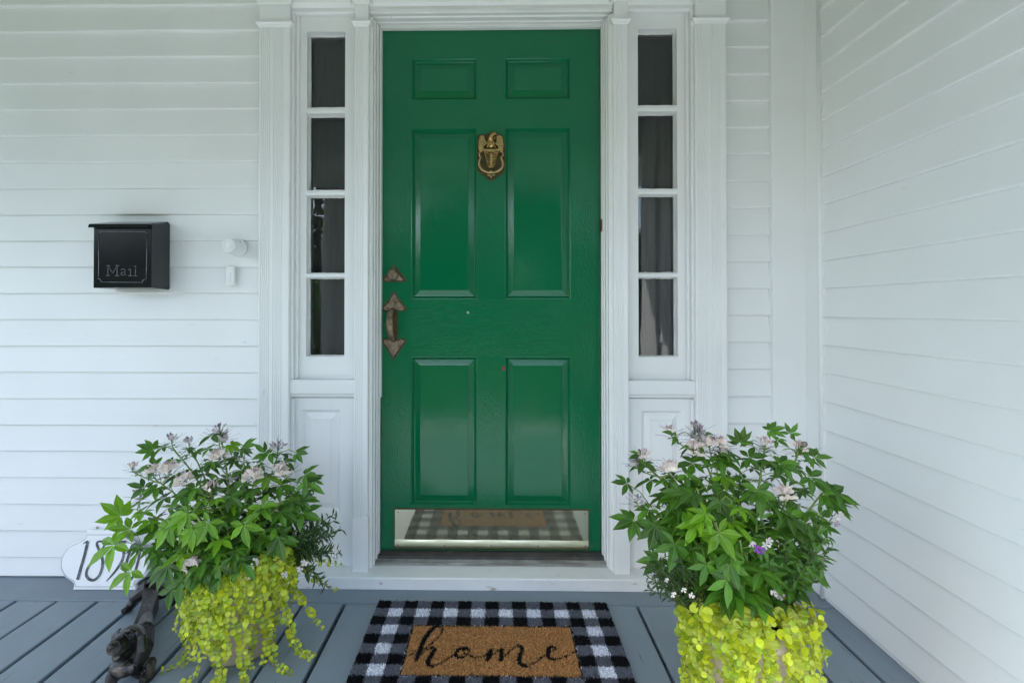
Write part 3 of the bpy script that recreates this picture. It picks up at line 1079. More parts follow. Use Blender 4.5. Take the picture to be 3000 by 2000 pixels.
# deadbolt
cx = wx(905.5, YD)
pz0, pz1 = wz(645.5, YD), wz(613, YD)
pts = arrow(cx, pz0, pz1, 0.083 * 0.96)
pts = arrow(cx, pz0, pz1, 0.080)
MB().outline(grow(pts, 0.009), YD - 0.0006, YD + 0.001).build('plate_border', M['brownedge'], door)
db = MB().outline(pts, YD - 0.006, YD, 0.003).build('deadbolt', M['bronze'], door)
m = MB().lathe([(0.0215, 0.0), (0.0215, -0.008), (0.019, -0.012), (0.015, -0.0125), (0.0145, -0.0105)], (cx - 0.004, YD - 0.004, pz0 + 0.025), 24, axis='y')
m.build('key_cylinder', M['bronze'], db, smooth=False)
MB().box(cx - 0.0052, cx - 0.0030, YD - 0.0152, YD - 0.0142, pz0 + 0.013, pz0 + 0.025).build('keyhole', M['black'], db)

# handle set
cx = wx(905.5, YD)
uz0, uz1 = wz(713.5, YD), wz(671, YD)
lz0, lz1 = wz(823, YD), wz(779, YD)
pu = arrow(cx, uz0, uz1, 0.086)
plo = arrow(cx - 0.001, lz0, lz1, 0.086, up=False)
MB().outline(grow(pu, 0.007), YD - 0.0006, YD + 0.001).build('plate_border', M['brownedge'], door)
MB().outline(grow(plo, 0.007), YD - 0.0006, YD + 0.001).build('plate_border', M['brownedge'], door)
gx = cx - 0.007
MB().box(gx - 0.019, gx + 0.022, YD - 0.0005, YD + 0.001, lz1 + 0.004, uz0 - 0.004).build('plate_border', M['brownedge'], door)
hs = MB().outline(pu, YD - 0.006, YD, 0.003).build('door_handle', M['bronze'], door)
MB().outline(plo, YD - 0.006, YD, 0.003).build('foot_plate', M['bronze'], hs)
path = spline([(gx + 0.003, YD - 0.004, uz0 + 0.008), (gx, YD - 0.030, uz0 - 0.008), (gx - 0.002, YD - 0.046, uz0 - 0.045), (gx - 0.002, YD - 0.046, lz1 + 0.05), (gx + 0.001, YD - 0.03, lz1 + 0.010), (gx + 0.003, YD - 0.004, lz1 - 0.006)], 5)
rr = [0.009 + 0.0062 * math.sin(math.pi * min(1, max(0, i / (len(path) - 1)))) for i in range(len(path))]
MB().tube(path, rr, 10, flat=0.55).build('grip', M['bronze'], hs, smooth=True)
m = MB().box(cx - 0.013, cx + 0.013, YD - 0.024, YD - 0.008, uz0 + 0.034, uz0 + 0.0375)
m.tube([(cx, YD - 0.006, uz0 + 0.030), (cx, YD - 0.022, uz0 + 0.030)], 0.006, 8)
m.build('thumb_latch', M['bronze'], hs)
for (sx, sz) in ((-0.028, uz0 + 0.011), (0.030, uz0 + 0.011), (-0.028, lz1 - 0.011), (0.030, lz1 - 0.011)):
    MB().ball((cx + sx, YD - 0.0062, sz), (0.004, 0.002, 0.004), 8, 5).build('screw', M['bronze'], hs)

# spots on the paint
MB().box(wx(1152.5, YD), wx(1161, YD), YD - 0.0004, YD + 0.001, wz(851, YD), wz(841, YD)).build('rust_patch', M['rust'], door)
MB().ball((wx(1157, YD), YD - 0.001, wz(846, YD)), 0.0022, 6, 4).build('screw', M['screw'], door)

cxp, czp = wx(1075, YD), wz(718, YD)
m = MB()
for q in range(5):
    an = q * 1.26 + 0.4
    m.outline([(cxp, czp), (cxp + 0.006 * math.cos(an), czp + 0.006 * math.sin(an)), (cxp + 0.0045 * math.cos(an + 0.5), czp + 0.0045 * math.sin(an + 0.5))], YD - 0.0004, YD + 0.001)
m.build('paint_chip', M['white_v'], door)

# eagle knocker, each u, v read off the photograph (zoomed view, 0.1339 px)
KU = lambda zx: (1360 + zx * 0.13389) / K
KV = lambda zy: (350 + zy * 0.13389) / K


def KP(zx, zy, y):
    X, Z = W(KU(zx), KV(zy), YD)
    return (X, y, Z)


def kpoly(pts):
    o = [KP(a, b, 0)[::2] for a, b in pts]
    ar = sum(o[i][0] * o[(i + 1) % len(o)][1] - o[(i + 1) % len(o)][0] * o[i][1] for i in range(len(o)))
    return o if ar > 0 else o[::-1]


bord = [(290, 360), (330, 330), (490, 330), (540, 285), (620, 265), (720, 285), (760, 325), (850, 340), (880, 420), (900, 560), (910, 860), (905, 1080), (870, 1170),
        (780, 1230), (710, 1270), (680, 1320), (590, 1350), (500, 1320), (460, 1250), (350, 1190), (275, 1110), (270, 700), (280, 480)]
MB().outline(kpoly(bord), YD - 0.0008, YD + 0.001).build('plate_border', M['brownedge'], door)
kn = MB()
back = [(400, 560), (500, 420), (560, 340), (640, 320), (690, 350), (690, 480), (790, 560), (800, 720), (740, 800), (640, 1060), (550, 1060), (440, 800), (390, 720)]
kn.outline(kpoly(back), YD - 0.006, YD, 0.002)
knock = kn.build('door_knocker', M['brass_dark'], door)
# wings with feather ridges
for wing in (((395, 375), (345, 400), (325, 520), (322, 640), (335, 710), (410, 705), (425, 600), (490, 560), (480, 505), (445, 480), (435, 400)),
             ((765, 375), (820, 410), (845, 520), (848, 640), (838, 730), (770, 700), (750, 600), (690, 560), (700, 510), (725, 480), (710, 400))):
    w = MB().outline(kpoly(wing), YD - 0.012, YD, 0.002).build('wing', M['brass_ring'], knock)
    m = MB()
    ring = [KP(a, b, YD - 0.0125) for a, b in wing]
    m.tube(ring + [ring[0]], 0.0018, 5)
    sgn = 1 if wing[0][0] < 600 else -1
    bx = 395 if sgn > 0 else 775
    for k in range(3):
        m.tube([KP(bx - sgn * (50 - 28 * k), 580, YD - 0.013), KP(bx - sgn * (48 - 22 * k), 640, YD - 0.0135), KP(bx - sgn * (46 - 20 * k), 705, YD - 0.012)], 0.0013, 5)
    for k in range(9):
        a = bx - sgn * (45 - 30 * (k % 3)) + (k // 3) * 6 * sgn
        p = KP(a, 440 + 44 * (k // 3), YD - 0.0130)
        m.ball(p, (0.0019, 0.0012, 0.0026), 6, 4)
    m.build('feather', M['brass'], w)
m = MB()
m.ball(KP(580, 545, YD - 0.011), (0.0150, 0.0085, 0.0190), 12, 9)
m.tube([KP(570, 500, YD - 0.014), KP(585, 420, YD - 0.017), KP(615, 365, YD - 0.019), KP(660, 345, YD - 0.019), KP(700, 358, YD - 0.018)],
       [0.0115, 0.0090, 0.0072, 0.0056, 0.0016], 9)
m.tube([KP(690, 352, YD - 0.018), KP(705, 368, YD - 0.018), KP(690, 385, YD - 0.017)], [0.0022, 0.0016, 0.0005], 6)
for k in range(26):
    r2 = random.Random(k)
    m.ball(KP(505 + r2.random() * 170, 430 + r2.random() * 200, YD - 0.0195 - r2.random() * 0.002), (0.0024, 0.0018, 0.0026), 6, 4)
m.ball(KP(510, 620, YD - 0.012), (0.0035, 0.005, 0.0055), 8, 6)
m.ball(KP(670, 620, YD - 0.012), (0.0035, 0.005, 0.0055), 8, 6)
m.build('eagle', M['brass'], knock, smooth=True)
MB().outline(kpoly([(420, 675), (770, 675), (765, 735), (425, 735)]), YD - 0.0165, YD - 0.006, 0.0012).build('name_bar', M['brass'], knock)
m = MB()
m.tube([KP(592, 740, YD - 0.013), KP(592, 880, YD - 0.014), KP(590, 1060, YD - 0.012)], [0.0035, 0.0028, 0.002], 6)
for s in (-1, 1):
    for k in range(5):
        y0 = 770 + 62 * k
        ln = 130 - 17 * k
        m.tube([KP(592 + s * 12, y0 + 60, YD - 0.012), KP(592 + s * ln * 0.45, y0 + 5, YD - 0.0135), KP(592 + s * ln * 0.85, y0 - 22, YD - 0.0125), KP(592 + s * (ln + 14), y0 - 4, YD - 0.0115),
                KP(592 + s * (ln + 2), y0 + 24, YD - 0.0110), KP(592 + s * ln * 0.6, y0 + 40, YD - 0.0112)], 0.0016, 5)
m.outline(kpoly([(540, 1030), (635, 1030), (625, 1075), (550, 1075)]), YD - 0.013, YD - 0.004, 0.001)
m.build('palmette', M['brass'], knock)
m = MB()
ringpts = []
for s, pts in ((-1, [(395, 715), (330, 760), (345, 830), (365, 860), (335, 930), (330, 1010), (365, 1090), (440, 1150), (540, 1180), (592, 1175)]),
               (1, [(785, 715), (850, 760), (835, 830), (805, 860), (835, 930), (845, 1010), (815, 1090), (740, 1150), (645, 1180), (592, 1175)])):
    p3 = [KP(a, b, YD - 0.012 - 0.003 * math.sin(i / 9 * math.pi)) for i, (a, b) in enumerate(pts)]
    m.tube(spline(p3, 4), [0.0028 + 0.0020 * min(1, i / 22) for i in range(len(spline(p3, 4)))], 7)
    m.tube(spline([KP(592 + s * (x_), y_, YD - 0.014) for x_, y_ in ((10, 1170), (25, 1215), (45, 1250), (72, 1245), (70, 1220), (50, 1222))], 4), 0.0018, 6)
m.ball(KP(588, 1262, YD - 0.012), (0.004, 0.004, 0.006), 8, 6)
m.ball(KP(588, 1165, YD - 0.014), (0.006, 0.005, 0.006), 8, 6)
m.build('striker_ring', M['brass_ring'], knock, smooth=True)

# ------------------------------------------------------------------ mailbox
mbR = wx(389, 1.955, 590)
mbY = 1.853
mbL = wx(214.5, mbY, 590)
mz0, mz1 = wz(661, mbY, 280), wz(514, mbY - 0.012, 280)
mzb = wz(511, 1.955, 389)
mail = thing('mailbox', ((mbL + mbR) / 2, 1.9, mz0), 'black metal wall mailbox embossed with the word Mail on the clapboards', 'mailbox')
MB().prism([(mbY, mz0), (mbY, mz1 - 0.004), (1.953, mzb - 0.003), (1.953, mz0 - 0.002)], 0, mbL, mbR - 0.001).build('body', M['black_metal'], mail, bevel=0.002)
pl_ = MB().prism([(mbY + 0.0015, mz0 + 0.001), (mbY + 0.0015, mz1 - 0.003), (1.947, mzb - 0.001), (1.955, mzb - 0.008), (1.955, mz0 + 0.002), (1.950, mz0 - 0.003)], 0, mbR - 0.0008, mbR + 0.0012)
pl_.build('side_plate', M['black_side'], mail)
lid = MB().prism([(mbY - 0.0165, mz1 - 0.014), (mbY - 0.011, mz1), (1.950, mzb + 0.002), (1.950, mzb - 0.001), (mbY - 0.0095, mz1 - 0.002), (mbY - 0.0150, mz1 - 0.014)], 0,
                 mbL - 0.009, mbR - 0.003).build('lid', M['black_metal'], mail, bevel=0.0008)


def MBX(zx, zy, y):
    X, Z = W(180.3 + 0.1767 * zx, 470.4 + 0.1767 * zy, mbY)
    return (X, y, Z)


m = MB()
ye_ = mbY - 0.0004
for pts in ([(265, 375), (262, 950)], [(893, 372), (882, 960)], [(300, 1003), (830, 1008)]):
    m.tube([MBX(a, b, ye_) for a, b in pts], 0.0011, 6)
m.tube([MBX(a, b, ye_) for a, b in ((252, 958), (285, 968), (300, 1003))], 0.0011, 6)
m.tube([MBX(a, b, ye_) for a, b in ((878, 962), (842, 975), (830, 1008))], 0.0011, 6)
m.tube([MBX(a, b, ye_) for a, b in ((265, 375), (300, 345), (860, 350), (893, 372))], 0.0008, 6)
m.build('panel_bead', M['emboss'], mail, smooth=True)
# the word Mail, raised letters
glyph = {
    'M': [[(365, 790), (408, 790)], [(386, 790), (382, 918)], [(362, 918), (408, 918)], [(388, 792), (446, 888), (505, 792)], [(488, 790), (530, 790)], [(508, 790), (502, 918)], [(480, 920), (528, 920)]],
    'a': [[(555, 848), (572, 834), (596, 834), (606, 850), (604, 912), (628, 914)], [(604, 872), (566, 880), (552, 898), (564, 914), (586, 912), (604, 898)]],
    'i': [[(676, 794), (678, 796)], [(652, 842), (684, 836)], [(680, 838), (676, 920)], [(652, 921), (702, 922)]],
    'l': [[(722, 800), (754, 794)], [(746, 796), (740, 921)], [(716, 922), (768, 923)]],
}
for ch, strokes in glyph.items():
    m = MB()
    for s in strokes:
        m.tube([MBX(a, b, ye_ - 0.0002) for a, b in s], 0.0014 if len(s) == 2 and abs(s[0][1] - s[1][1]) < 12 else 0.0010, 6)
    m.build('letter', M['emboss'], mail, smooth=True)

# round painted fitting and bell button
fx, fz = W(547, 569, 1.953)
ft = thing('wall_fitting', (fx, 1.953, fz), 'round white painted fitting with ringed face sticking out beside the mailbox', 'wall fitting')
m = MB().lathe([(0.033, 0.0), (0.033, -0.004), (0.030, -0.010), (0.0285, -0.05), (0.0270, -0.072), (0.0255, -0.076), (0.0225, -0.0765), (0.0220, -0.0745), (0.0195, -0.0745), (0.0190, -0.077),
                (0.014, -0.0772), (0.0135, -0.075), (0.0115, -0.075), (0.011, -0.0775), (0.006, -0.078)], (fx, 1.955, fz), 32, axis='y')
m.build('body', M['white_v'], ft)
MB().ball((fx + 0.022, 1.925, fz + 0.018), 0.003, 8, 5).build('screw', M['screw'], ft)
bx_, bz_ = W(531, 634, 1.95)
bt = thing('doorbell', (bx_, 1.95, bz_), 'slim white painted doorbell button below the round fitting', 'doorbell')
MB().box(bx_ - 0.0165, bx_ + 0.0165, 1.938, 1.956, bz_ - 0.036, bz_ + 0.036).build('housing', M['white_v'], bt, bevel=0.004)
MB().box(bx_ - 0.0085, bx_ + 0.0045, 1.9355, 1.9385, bz_ - 0.022, bz_ + 0.012).build('button', M['white_v'], bt, bevel=0.002)
cx_, cz_ = W(420, 559, 1.952)
m = MB().ball((cx_, 1.951, cz_), (0.0045, 0.006, 0.0045), 8, 6)
m.tube([(cx_ + 0.003, 1.949, cz_), (cx_ + 0.010, 1.953, cz_ - 0.004)], 0.002, 6)
tag(m.build('cable_clip', M['white_v']), 'tiny white painted clip on the clapboards right of the mailbox', 'clip')

# ------------------------------------------------------------------ house number sign
SX = lambda zx: (150 + zx * 0.2997) / K
SV = lambda zy: (1530 + zy * 0.2997) / K
p0 = FL(SX(527), SV(660))
yb = p0.y
ztop = 0.196
Ytop = 1.948
slope = (Ytop - yb) / ztop


def SG(zx, zy, off=0.0):
    """point on the leaning face of the sign"""
    d = ray(SX(zx), SV(zy))
    # plane: y = yb + slope * z
    t = (yb + slope * EYE.z - EYE.y) / (d.y - slope * d.z)
    p = EYE + d * t
    nrm = Vector((0, -1, slope)).normalized()
    return p + nrm * off


sg = thing('house_number_sign', (p0.x, yb, 0), 'scrolled white number sign reading 1850 leaning against the clapboards', 'sign')
half = [(527, 62), (372, 62), (350, 70), (352, 112), (335, 146), (270, 178), (175, 225), (115, 300), (92, 390), (98, 470), (140, 535), (205, 575), (226, 600), (222, 630), (213, 661), (527, 661)]
outl = half + [(1054 - a, b) for a, b in half[-2:0:-1]]
fr_ = [SG(a, b, 0.0) for a, b in outl]
nv = Vector((0, -1, slope)).normalized()
cxs = sum(fr_, Vector()) / len(fr_)
ins = [cxs + (p - cxs) * 0.965 for p in fr_]
vs = [p + nv * 0.004 for p in ins] + fr_ + [p - nv * 0.010 for p in fr_]
vs = [Vector((p.x, p.y, max(p.z, 0.0015))) for p in vs]
n = len(fr_)
fs = [tuple(range(n))]
for q in range(2):
    for k in range(n):
        j = (k + 1) % n
        fs.append((q * n + k, (q + 1) * n + k, (q + 1) * n + j, q * n + j))
fs.append(tuple(range(3 * n - 1, 2 * n - 1, -1)))
m = MB()
m.add(vs, fs)
m.build('board', M['sign'], sg)


def stroke(m, pts, wid, off=0.0052, n=7):
    """flat brush stroke lying on the sign; pts in zoom pixels, wid in metres (list or number)"""
    sp = spline([(a, b, 0) for a, b in pts], n)
    P = [SG(p.x, p.y, off) for p in sp]
    if isinstance(wid, (int, float)):
        wid = [wid] * len(pts)
    vs, fs = [], []
    for i, p in enumerate(P):
        t = (P[min(i + 1, len(P) - 1)] - P[max(i - 1, 0)]).normalized()
        sdir = t.cross(nv).normalized()
        f = i / (len(P) - 1) * (len(wid) - 1)
        w_ = wid[int(f)] + (wid[min(int(f) + 1, len(wid) - 1)] - wid[int(f)]) * (f - int(f))
        vs += [p + sdir * w_ / 2, p - sdir * w_ / 2]
    for i in range(len(P) - 1):
        fs.append((2 * i, 2 * i + 1, 2 * i + 3, 2 * i + 2))
    m.add(vs, fs)


digits = [
    [([(322, 208), (345, 190), (368, 182)], [0.003, 0.005, 0.008]), ([(368, 182), (335, 320), (300, 440), (268, 556)], [0.012, 0.0115, 0.0115, 0.012])],
    [([(530, 220), (490, 280), (420, 370), (368, 440), (352, 500), (375, 545), (425, 560), (475, 520), (505, 450), (512, 370), (490, 290), (470, 250), (455, 205), (470, 185), (505, 185), (530, 220)],
      [0.007, 0.008, 0.010, 0.0105, 0.010, 0.010, 0.010, 0.010, 0.011, 0.011, 0.0105, 0.010, 0.009, 0.007, 0.007, 0.007])],
    [([(745, 186), (700, 186), (655, 190)], [0.009, 0.009, 0.008]), ([(655, 190), (630, 240), (600, 290), (640, 250), (690, 245), (718, 285), (705, 360), (660, 440), (600, 515), (548, 572)],
                                                            [0.006, 0.006, 0.006, 0.007, 0.009, 0.011, 0.011, 0.010, 0.007, 0.003])],
    [([(850, 205), (800, 225), (765, 320), (740, 420), (738, 510), (765, 560), (805, 530), (840, 440), (868, 330), (880, 240), (850, 205)],
      [0.009, 0.010, 0.011, 0.011, 0.010, 0.010, 0.010, 0.010, 0.010, 0.009, 0.009])],
]
for d in digits:
    m = MB()
    for pts, w_ in d:
        stroke(m, pts, w_)
    m.build('digit', M['signink'], sg)
m = MB()
inl = [(360, 118), (345, 152), (290, 192), (190, 240), (128, 320), (108, 400), (122, 470), (165, 530), (225, 565), (242, 600), (244, 624)]
stroke(m, inl, 0.0012, 0.0047)
stroke(m, [(1054 - a, b) for a, b in inl], 0.0012, 0.0047)
stroke(m, [(244, 624), (527, 625), (810, 624)], 0.0014, 0.0047)
stroke(m, [(360, 118), (527, 118), (694, 118)], 0.0012, 0.0047)
m.build('border_line', M['signink'], sg)
m = MB()
for cx0 in (450, 604):
    c = SG(cx0, 50, 0.0)
    pts = [c + Vector((0.0042 * math.cos(a * 0.6), 0, 0.0042 * math.sin(a * 0.6))) for a in range(11)]
    MB().tube(pts, 0.0012, 6).build('screw_eye', M['black'], sg, smooth=True)

# ------------------------------------------------------------------ dog boot scraper
DZ = lambda zx, zy, Y: WP(SX(zx), SV(zy), Y)
m = MB()
hc = DZ(745, 1165, 1.425)
sn = DZ(640, 1230, 1.372)
m.ball(DZ(765, 1125, 1.43), (0.038, 0.040, 0.030), 16, 12)                    # skull
m.tube([DZ(760, 1125, 1.42), DZ(690, 1172, 1.392), DZ(640, 1208, 1.366), DZ(606, 1226, 1.352)], [0.031, 0.027, 0.0235, 0.0185], 12)   # muzzle
m.tube([DZ(740, 1270, 1.42), DZ(680, 1302, 1.386), DZ(628, 1312, 1.364)], [0.024, 0.0165, 0.0105], 10)    # jaw
m.ball(DZ(586, 1212, 1.342), (0.0095, 0.008, 0.0080), 8, 6)                    # nose
m.tube([DZ(835, 1050, 1.418), DZ(878, 1120, 1.400), DZ(885, 1240, 1.392), DZ(856, 1340, 1.392), DZ(832, 1385, 1.396)], [0.009, 0.0125, 0.0150, 0.0135, 0.006], 10)  # ear
m.tube([DZ(690, 1055, 1.46), DZ(630, 1110, 1.455), DZ(612, 1190, 1.45)], [0.010, 0.012, 0.008], 8)
for (ex, ey, eY) in ((776, 1098, 1.3885), (668, 1100, 1.400)):
    ec = DZ(ex, ey, eY)
    m.ball(ec, (0.0052, 0.005, 0.0052), 8, 6)
    m.tube([ec + Vector((0.0098 * math.cos(q * 0.63), -0.001, 0.0088 * math.sin(q * 0.63))) for q in range(11)], 0.0026, 6)   # lids
m.tube([DZ(720, 1068, 1.390), DZ(775, 1050, 1.388), DZ(825, 1062, 1.398)], [0.004, 0.006, 0.004], 8)      # brow
m.tube([DZ(900, 1060, 1.50), DZ(860, 1200, 1.46), DZ(790, 1330, 1.43), DZ(760, 1400, 1.415)], [0.030, 0.038, 0.042, 0.036], 12)    # neck and chest
m.ball(DZ(720, 1400, 1.405), (0.040, 0.032, 0.026), 12, 9)
fl1, fl2 = DZ(575, 1600, 1.385), DZ(965, 1560, 1.43)
f1 = Vector((fl1.x, 1.385, 0.012))
f2 = Vector((fl2.x, 1.43, 0.012))
m.tube([DZ(670, 1420, 1.41), DZ(610, 1490, 1.40), (f1.x + 0.004, 1.392, 0.035), f1], [0.026, 0.021, 0.017, 0.015], 10)
m.tube([f1, f1 + Vector((-0.006, -0.030, -0.001))], [0.015, 0.011], 8)
m.tube([DZ(860, 1400, 1.43), DZ(915, 1470, 1.44), (f2.x - 0.004, 1.44, 0.035), f2], [0.028, 0.022, 0.017, 0.015], 10)
m.tube([f2, f2 + Vector((-0.002, -0.030, -0.001))], [0.015, 0.011], 8)
# body: narrow scraper blade with a ridge
sp0, sp1 = DZ(915, 1045, 1.50), DZ(985, 640, 1.75)
ax = (sp1 - sp0)
for q in range(2):
    pass
for q in range(9):                                                             # body with a flat flank and a sharp ridge
    pass
sec = lambda p, w_, h_: [p + Vector((-w_, 0, h_)), p + Vector((-w_ * 0.55, 0, h_ * 0.55)), p + Vector((w_ * 0.9, 0, h_ * 0.15)), p + Vector((w_ * 0.8, 0, -0.06)), p + Vector((-w_ * 0.8, 0, -0.06))]
vsb, fsb = [], []
for q in range(7):
    f_ = q / 6
    vsb += sec(sp0 + ax * f_ + Vector((0, -0.02 * (1 - f_), -0.012)), 0.030 - 0.010 * math.sin(f_ * math.pi), 0.024)
for q in range(6):
    for w_ in range(5):
        fsb.append((q * 5 + w_, q * 5 + (w_ + 1) % 5, (q + 1) * 5 + (w_ + 1) % 5, (q + 1) * 5 + w_))
fsb.append((4, 3, 2, 1, 0))
fsb.append((30, 31, 32, 33, 34))
m.add(vsb, fsb)
m.tube([sp0 + Vector((0, -0.03, -0.02)), sp0, sp0 + ax * 0.25], [0.032, 0.026, 0.018], 10)
for kx in (0.15, 0.5, 0.85):
    c = sp0 + ax * kx
    m.tube([c - ax * 0.22 + Vector((0, 0, -0.03)), c + ax * 0.22 + Vector((0, 0, -0.03))], [0.012, 0.012], 6)
hp = DZ(960, 640, 1.775)
ft1 = FL(SX(768), SV(862))
m.tube([hp, DZ(880, 690, 1.765), DZ(805, 745, 1.758), ft1 + Vector((0.004, 0.01, 0.03)), ft1 + Vector((0, 0, 0.012))], [0.030, 0.025, 0.018, 0.014, 0.014], 10)
m.tube([ft1 + Vector((0, 0, 0.012)), ft1 + Vector((-0.004, -0.025, 0.011))], [0.014, 0.011], 8)
ft2 = Vector((hp.x + 0.075, 1.80, 0.012))
m.tube([hp, hp + Vector((0.04, 0.01, -0.02)), ft2 + Vector((0, 0, 0.03)), ft2], [0.030, 0.024, 0.016, 0.014], 10)
m.tube([ft2, ft2 + Vector((0, -0.026, -0.001))], [0.014, 0.011], 8)
m.tube([hp, DZ(1015, 540, 1.82), DZ(1035, 440, 1.835), DZ(1058, 335, 1.84)], [0.022, 0.014, 0.011, 0.006], 8)
dog = m.build('boot_scraper', M['iron'], smooth=True)
tag(dog, 'cast iron dachshund boot scraper standing between the number sign and the planter', 'boot scraper')
rm = dog.modifiers.new('one_casting', 'REMESH')
rm.mode = 'VOXEL'
rm.voxel_size = 0.0020
rm.use_smooth_shade = True
sm = dog.modifiers.new('soft', 'SMOOTH')
sm.factor = 0.5
sm.iterations = 1

# ------------------------------------------------------------------ doormat
ZM = 0.016
bl, br = FL(870.5, 1378, ZM), FL(1391.5, 1381, ZM)
MX0, MX1, MYB = bl.x, br.x, (bl.y + br.y) / 2
cw = (MX1 - MX0) / 17
rh = cw * 0.985
MYF = MYB - 11 * rh
mat_t = thing('doormat', ((MX0 + MX1) / 2, (MYB + MYF) / 2, 0), 'black and white checked coir doormat reading home in front of the door', 'doormat')
MB().box(MX0 + 0.004, MX1 - 0.004, MYF + 0.004, MYB - 0.004, 0.001, 0.006).build('backing', M['black'], mat_t)
# letter strokes in mat coordinates
HZ = lambda zx, zy: FL((1050 + zx * 0.3507) / K, (1450 + zy * 0.3507) / K, ZM)
script = [
    ([(395, 1342), (440, 1326), (480, 1292)], 9),
    ([(488, 1366), (512, 1290), (548, 1205), (602, 1130), (655, 1088), (690, 1083)], 30),
    ([(690, 1083), (708, 1100), (690, 1150), (640, 1205), (580, 1255), (535, 1285)], 10),
    ([(488, 1366), (535, 1312), (585, 1272), (618, 1268)], 11),
    ([(618, 1268), (632, 1290), (604, 1335), (580, 1378), (586, 1408), (618, 1420)], 27),
    ([(618, 1420), (690, 1396), (750, 1356), (812, 1312)], 10),
    ([(915, 1278), (872, 1270), (832, 1290), (812, 1322), (828, 1346), (868, 1346)], 24),
    ([(868, 1346), (905, 1325), (925, 1295), (915, 1270), (890, 1264), (876, 1284), (884, 1310), (930, 1336), (1000, 1346), (1052, 1338), (1100, 1288)], 11),
    ([(1108, 1285), (1094, 1325), (1078, 1368)], 27), ([(1090, 1360), (1130, 1320), (1172, 1290), (1198, 1284)], 10), ([(1198, 1284), (1192, 1320), (1190, 1368)], 26),
    ([(1198, 1366), (1240, 1320), (1295, 1268), (1340, 1253)], 10), ([(1340, 1253), (1368, 1275), (1356, 1320), (1342, 1368), (1356, 1406), (1396, 1420)], 28),
    ([(1396, 1420), (1465, 1396), (1528, 1350), (1600, 1308), (1640, 1284), (1642, 1262), (1616, 1256)], 11),
    ([(1616, 1256), (1588, 1282), (1580, 1322), (1594, 1354), (1634, 1366)], 24), ([(1634, 1366), (1700, 1354), (1762, 1324), (1826, 1290)], 10),
]
segs = []
for pts, w_ in script:
    sp = spline([(a, b, 0) for a, b in pts], 5)
    P = [HZ(p.x, p.y) for p in sp]
    for a, b in zip(P[:-1], P[1:]):
        segs.append((a.x, a.y, b.x, b.y, w_ * 0.3507 * 0.5 * a.y / FPX * 1.45))
segs = np.array(segs)
g = np.random.default_rng(5)
NF = 150000
fx_ = g.uniform(MX0, MX1, NF)
fy_ = g.uniform(MYF, MYB, NF)
ci = np.clip(((fx_ - MX0 + g.normal(0, 0.0012, NF)) / cw).astype(int), 0, 16)
ri = np.clip(((MYB - fy_ + g.normal(0, 0.0012, NF)) / rh).astype(int), 0, 10)
e_c, e_r = ci % 2, ri % 2
colr = np.zeros((NF, 3))
blk, gry, wht, coi = np.array([0.008, 0.008, 0.009]), np.array([0.165, 0.180, 0.205]), np.array([0.86, 0.88, 0.93]), np.array([0.50, 0.265, 0.095])
colr[:] = gry
colr[(e_c == 0) & (e_r == 0)] = blk
colr[(e_c == 1) & (e_r == 1)] = wht
px0, px1 = MX0 + 3 * cw, MX0 + 14 * cw
py1, py0 = MYB - 3 * rh, MYB - 8 * rh
jx = fx_ + g.normal(0, 0.0009, NF)
jy = fy_ + g.normal(0, 0.0009, NF)
inp = (jx > px0) & (jx < px1) & (jy > py0) & (jy < py1)
colr[inp] = coi
bd = inp & ((jx < px0 + 0.005) | (jx > px1 - 0.005) | (jy > py1 - 0.004) | (jy < py0 + 0.004))
txt = np.zeros(NF, bool)
idx = np.where(inp)[0]
X_, Y_ = jx[idx], jy[idx]
hit = np.zeros(len(idx), bool)
for ax_, ay_, bx2, by2, hw in segs:
    dx, dy = bx2 - ax_, by2 - ay_
    l2 = dx * dx + dy * dy + 1e-12
    t = np.clip(((X_ - ax_) * dx + (Y_ - ay_) * dy) / l2, 0, 1)
    hit |= ((X_ - ax_ - t * dx) ** 2 + (Y_ - ay_ - t * dy) ** 2) < hw * hw
txt[idx] = hit
colr[bd | txt] = blk
tone = g.uniform(0.62, 1.35, NF)
iscoir = inp & ~bd & ~txt
tone[iscoir] = g.uniform(0.45, 1.6, iscoir.sum())
colr *= tone[:, None]
# slight fade and dirt over larger patches
ang = g.uniform(0, 2 * math.pi, NF)
lean = g.uniform(0.0, 0.0042, NF)
hgt = g.uniform(0.0125, ZM + 0.0015, NF)
wid = g.uniform(0.0009, 0.0017, NF)
wa = g.uniform(0, 2 * math.pi, NF)
b0 = np.stack([fx_ - np.cos(wa) * wid, fy_ - np.sin(wa) * wid, np.full(NF, 0.004)], 1)
b1 = np.stack([fx_ + np.cos(wa) * wid, fy_ + np.sin(wa) * wid, np.full(NF, 0.004)], 1)
tx = fx_ + np.cos(ang) * lean
ty = fy_ + np.sin(ang) * lean
t0 = np.stack([tx - np.cos(wa) * wid * 0.8, ty - np.sin(wa) * wid * 0.8, hgt], 1)
t1 = np.stack([tx + np.cos(wa) * wid * 0.8, ty + np.sin(wa) * wid * 0.8, hgt], 1)
V = np.stack([b0, b1, t1, t0], 1).reshape(-1, 3)
org = np.array([(MX0 + MX1) / 2, (MYB + MYF) / 2, 0.0])
me = bpy.data.meshes.new('pile')
me.vertices.add(NF * 4)
me.vertices.foreach_set('co', (V - org).astype(np.float32).ravel())
me.loops.add(NF * 4)
me.loops.foreach_set('vertex_index', np.arange(NF * 4, dtype=np.int32))
me.polygons.add(NF)
me.polygons.foreach_set('loop_start', np.arange(0, NF * 4, 4, dtype=np.int32))
me.polygons.foreach_set('loop_total', np.full(NF, 4, dtype=np.int32))
ca = me.color_attributes.new('fibre', 'FLOAT_COLOR', 'POINT')
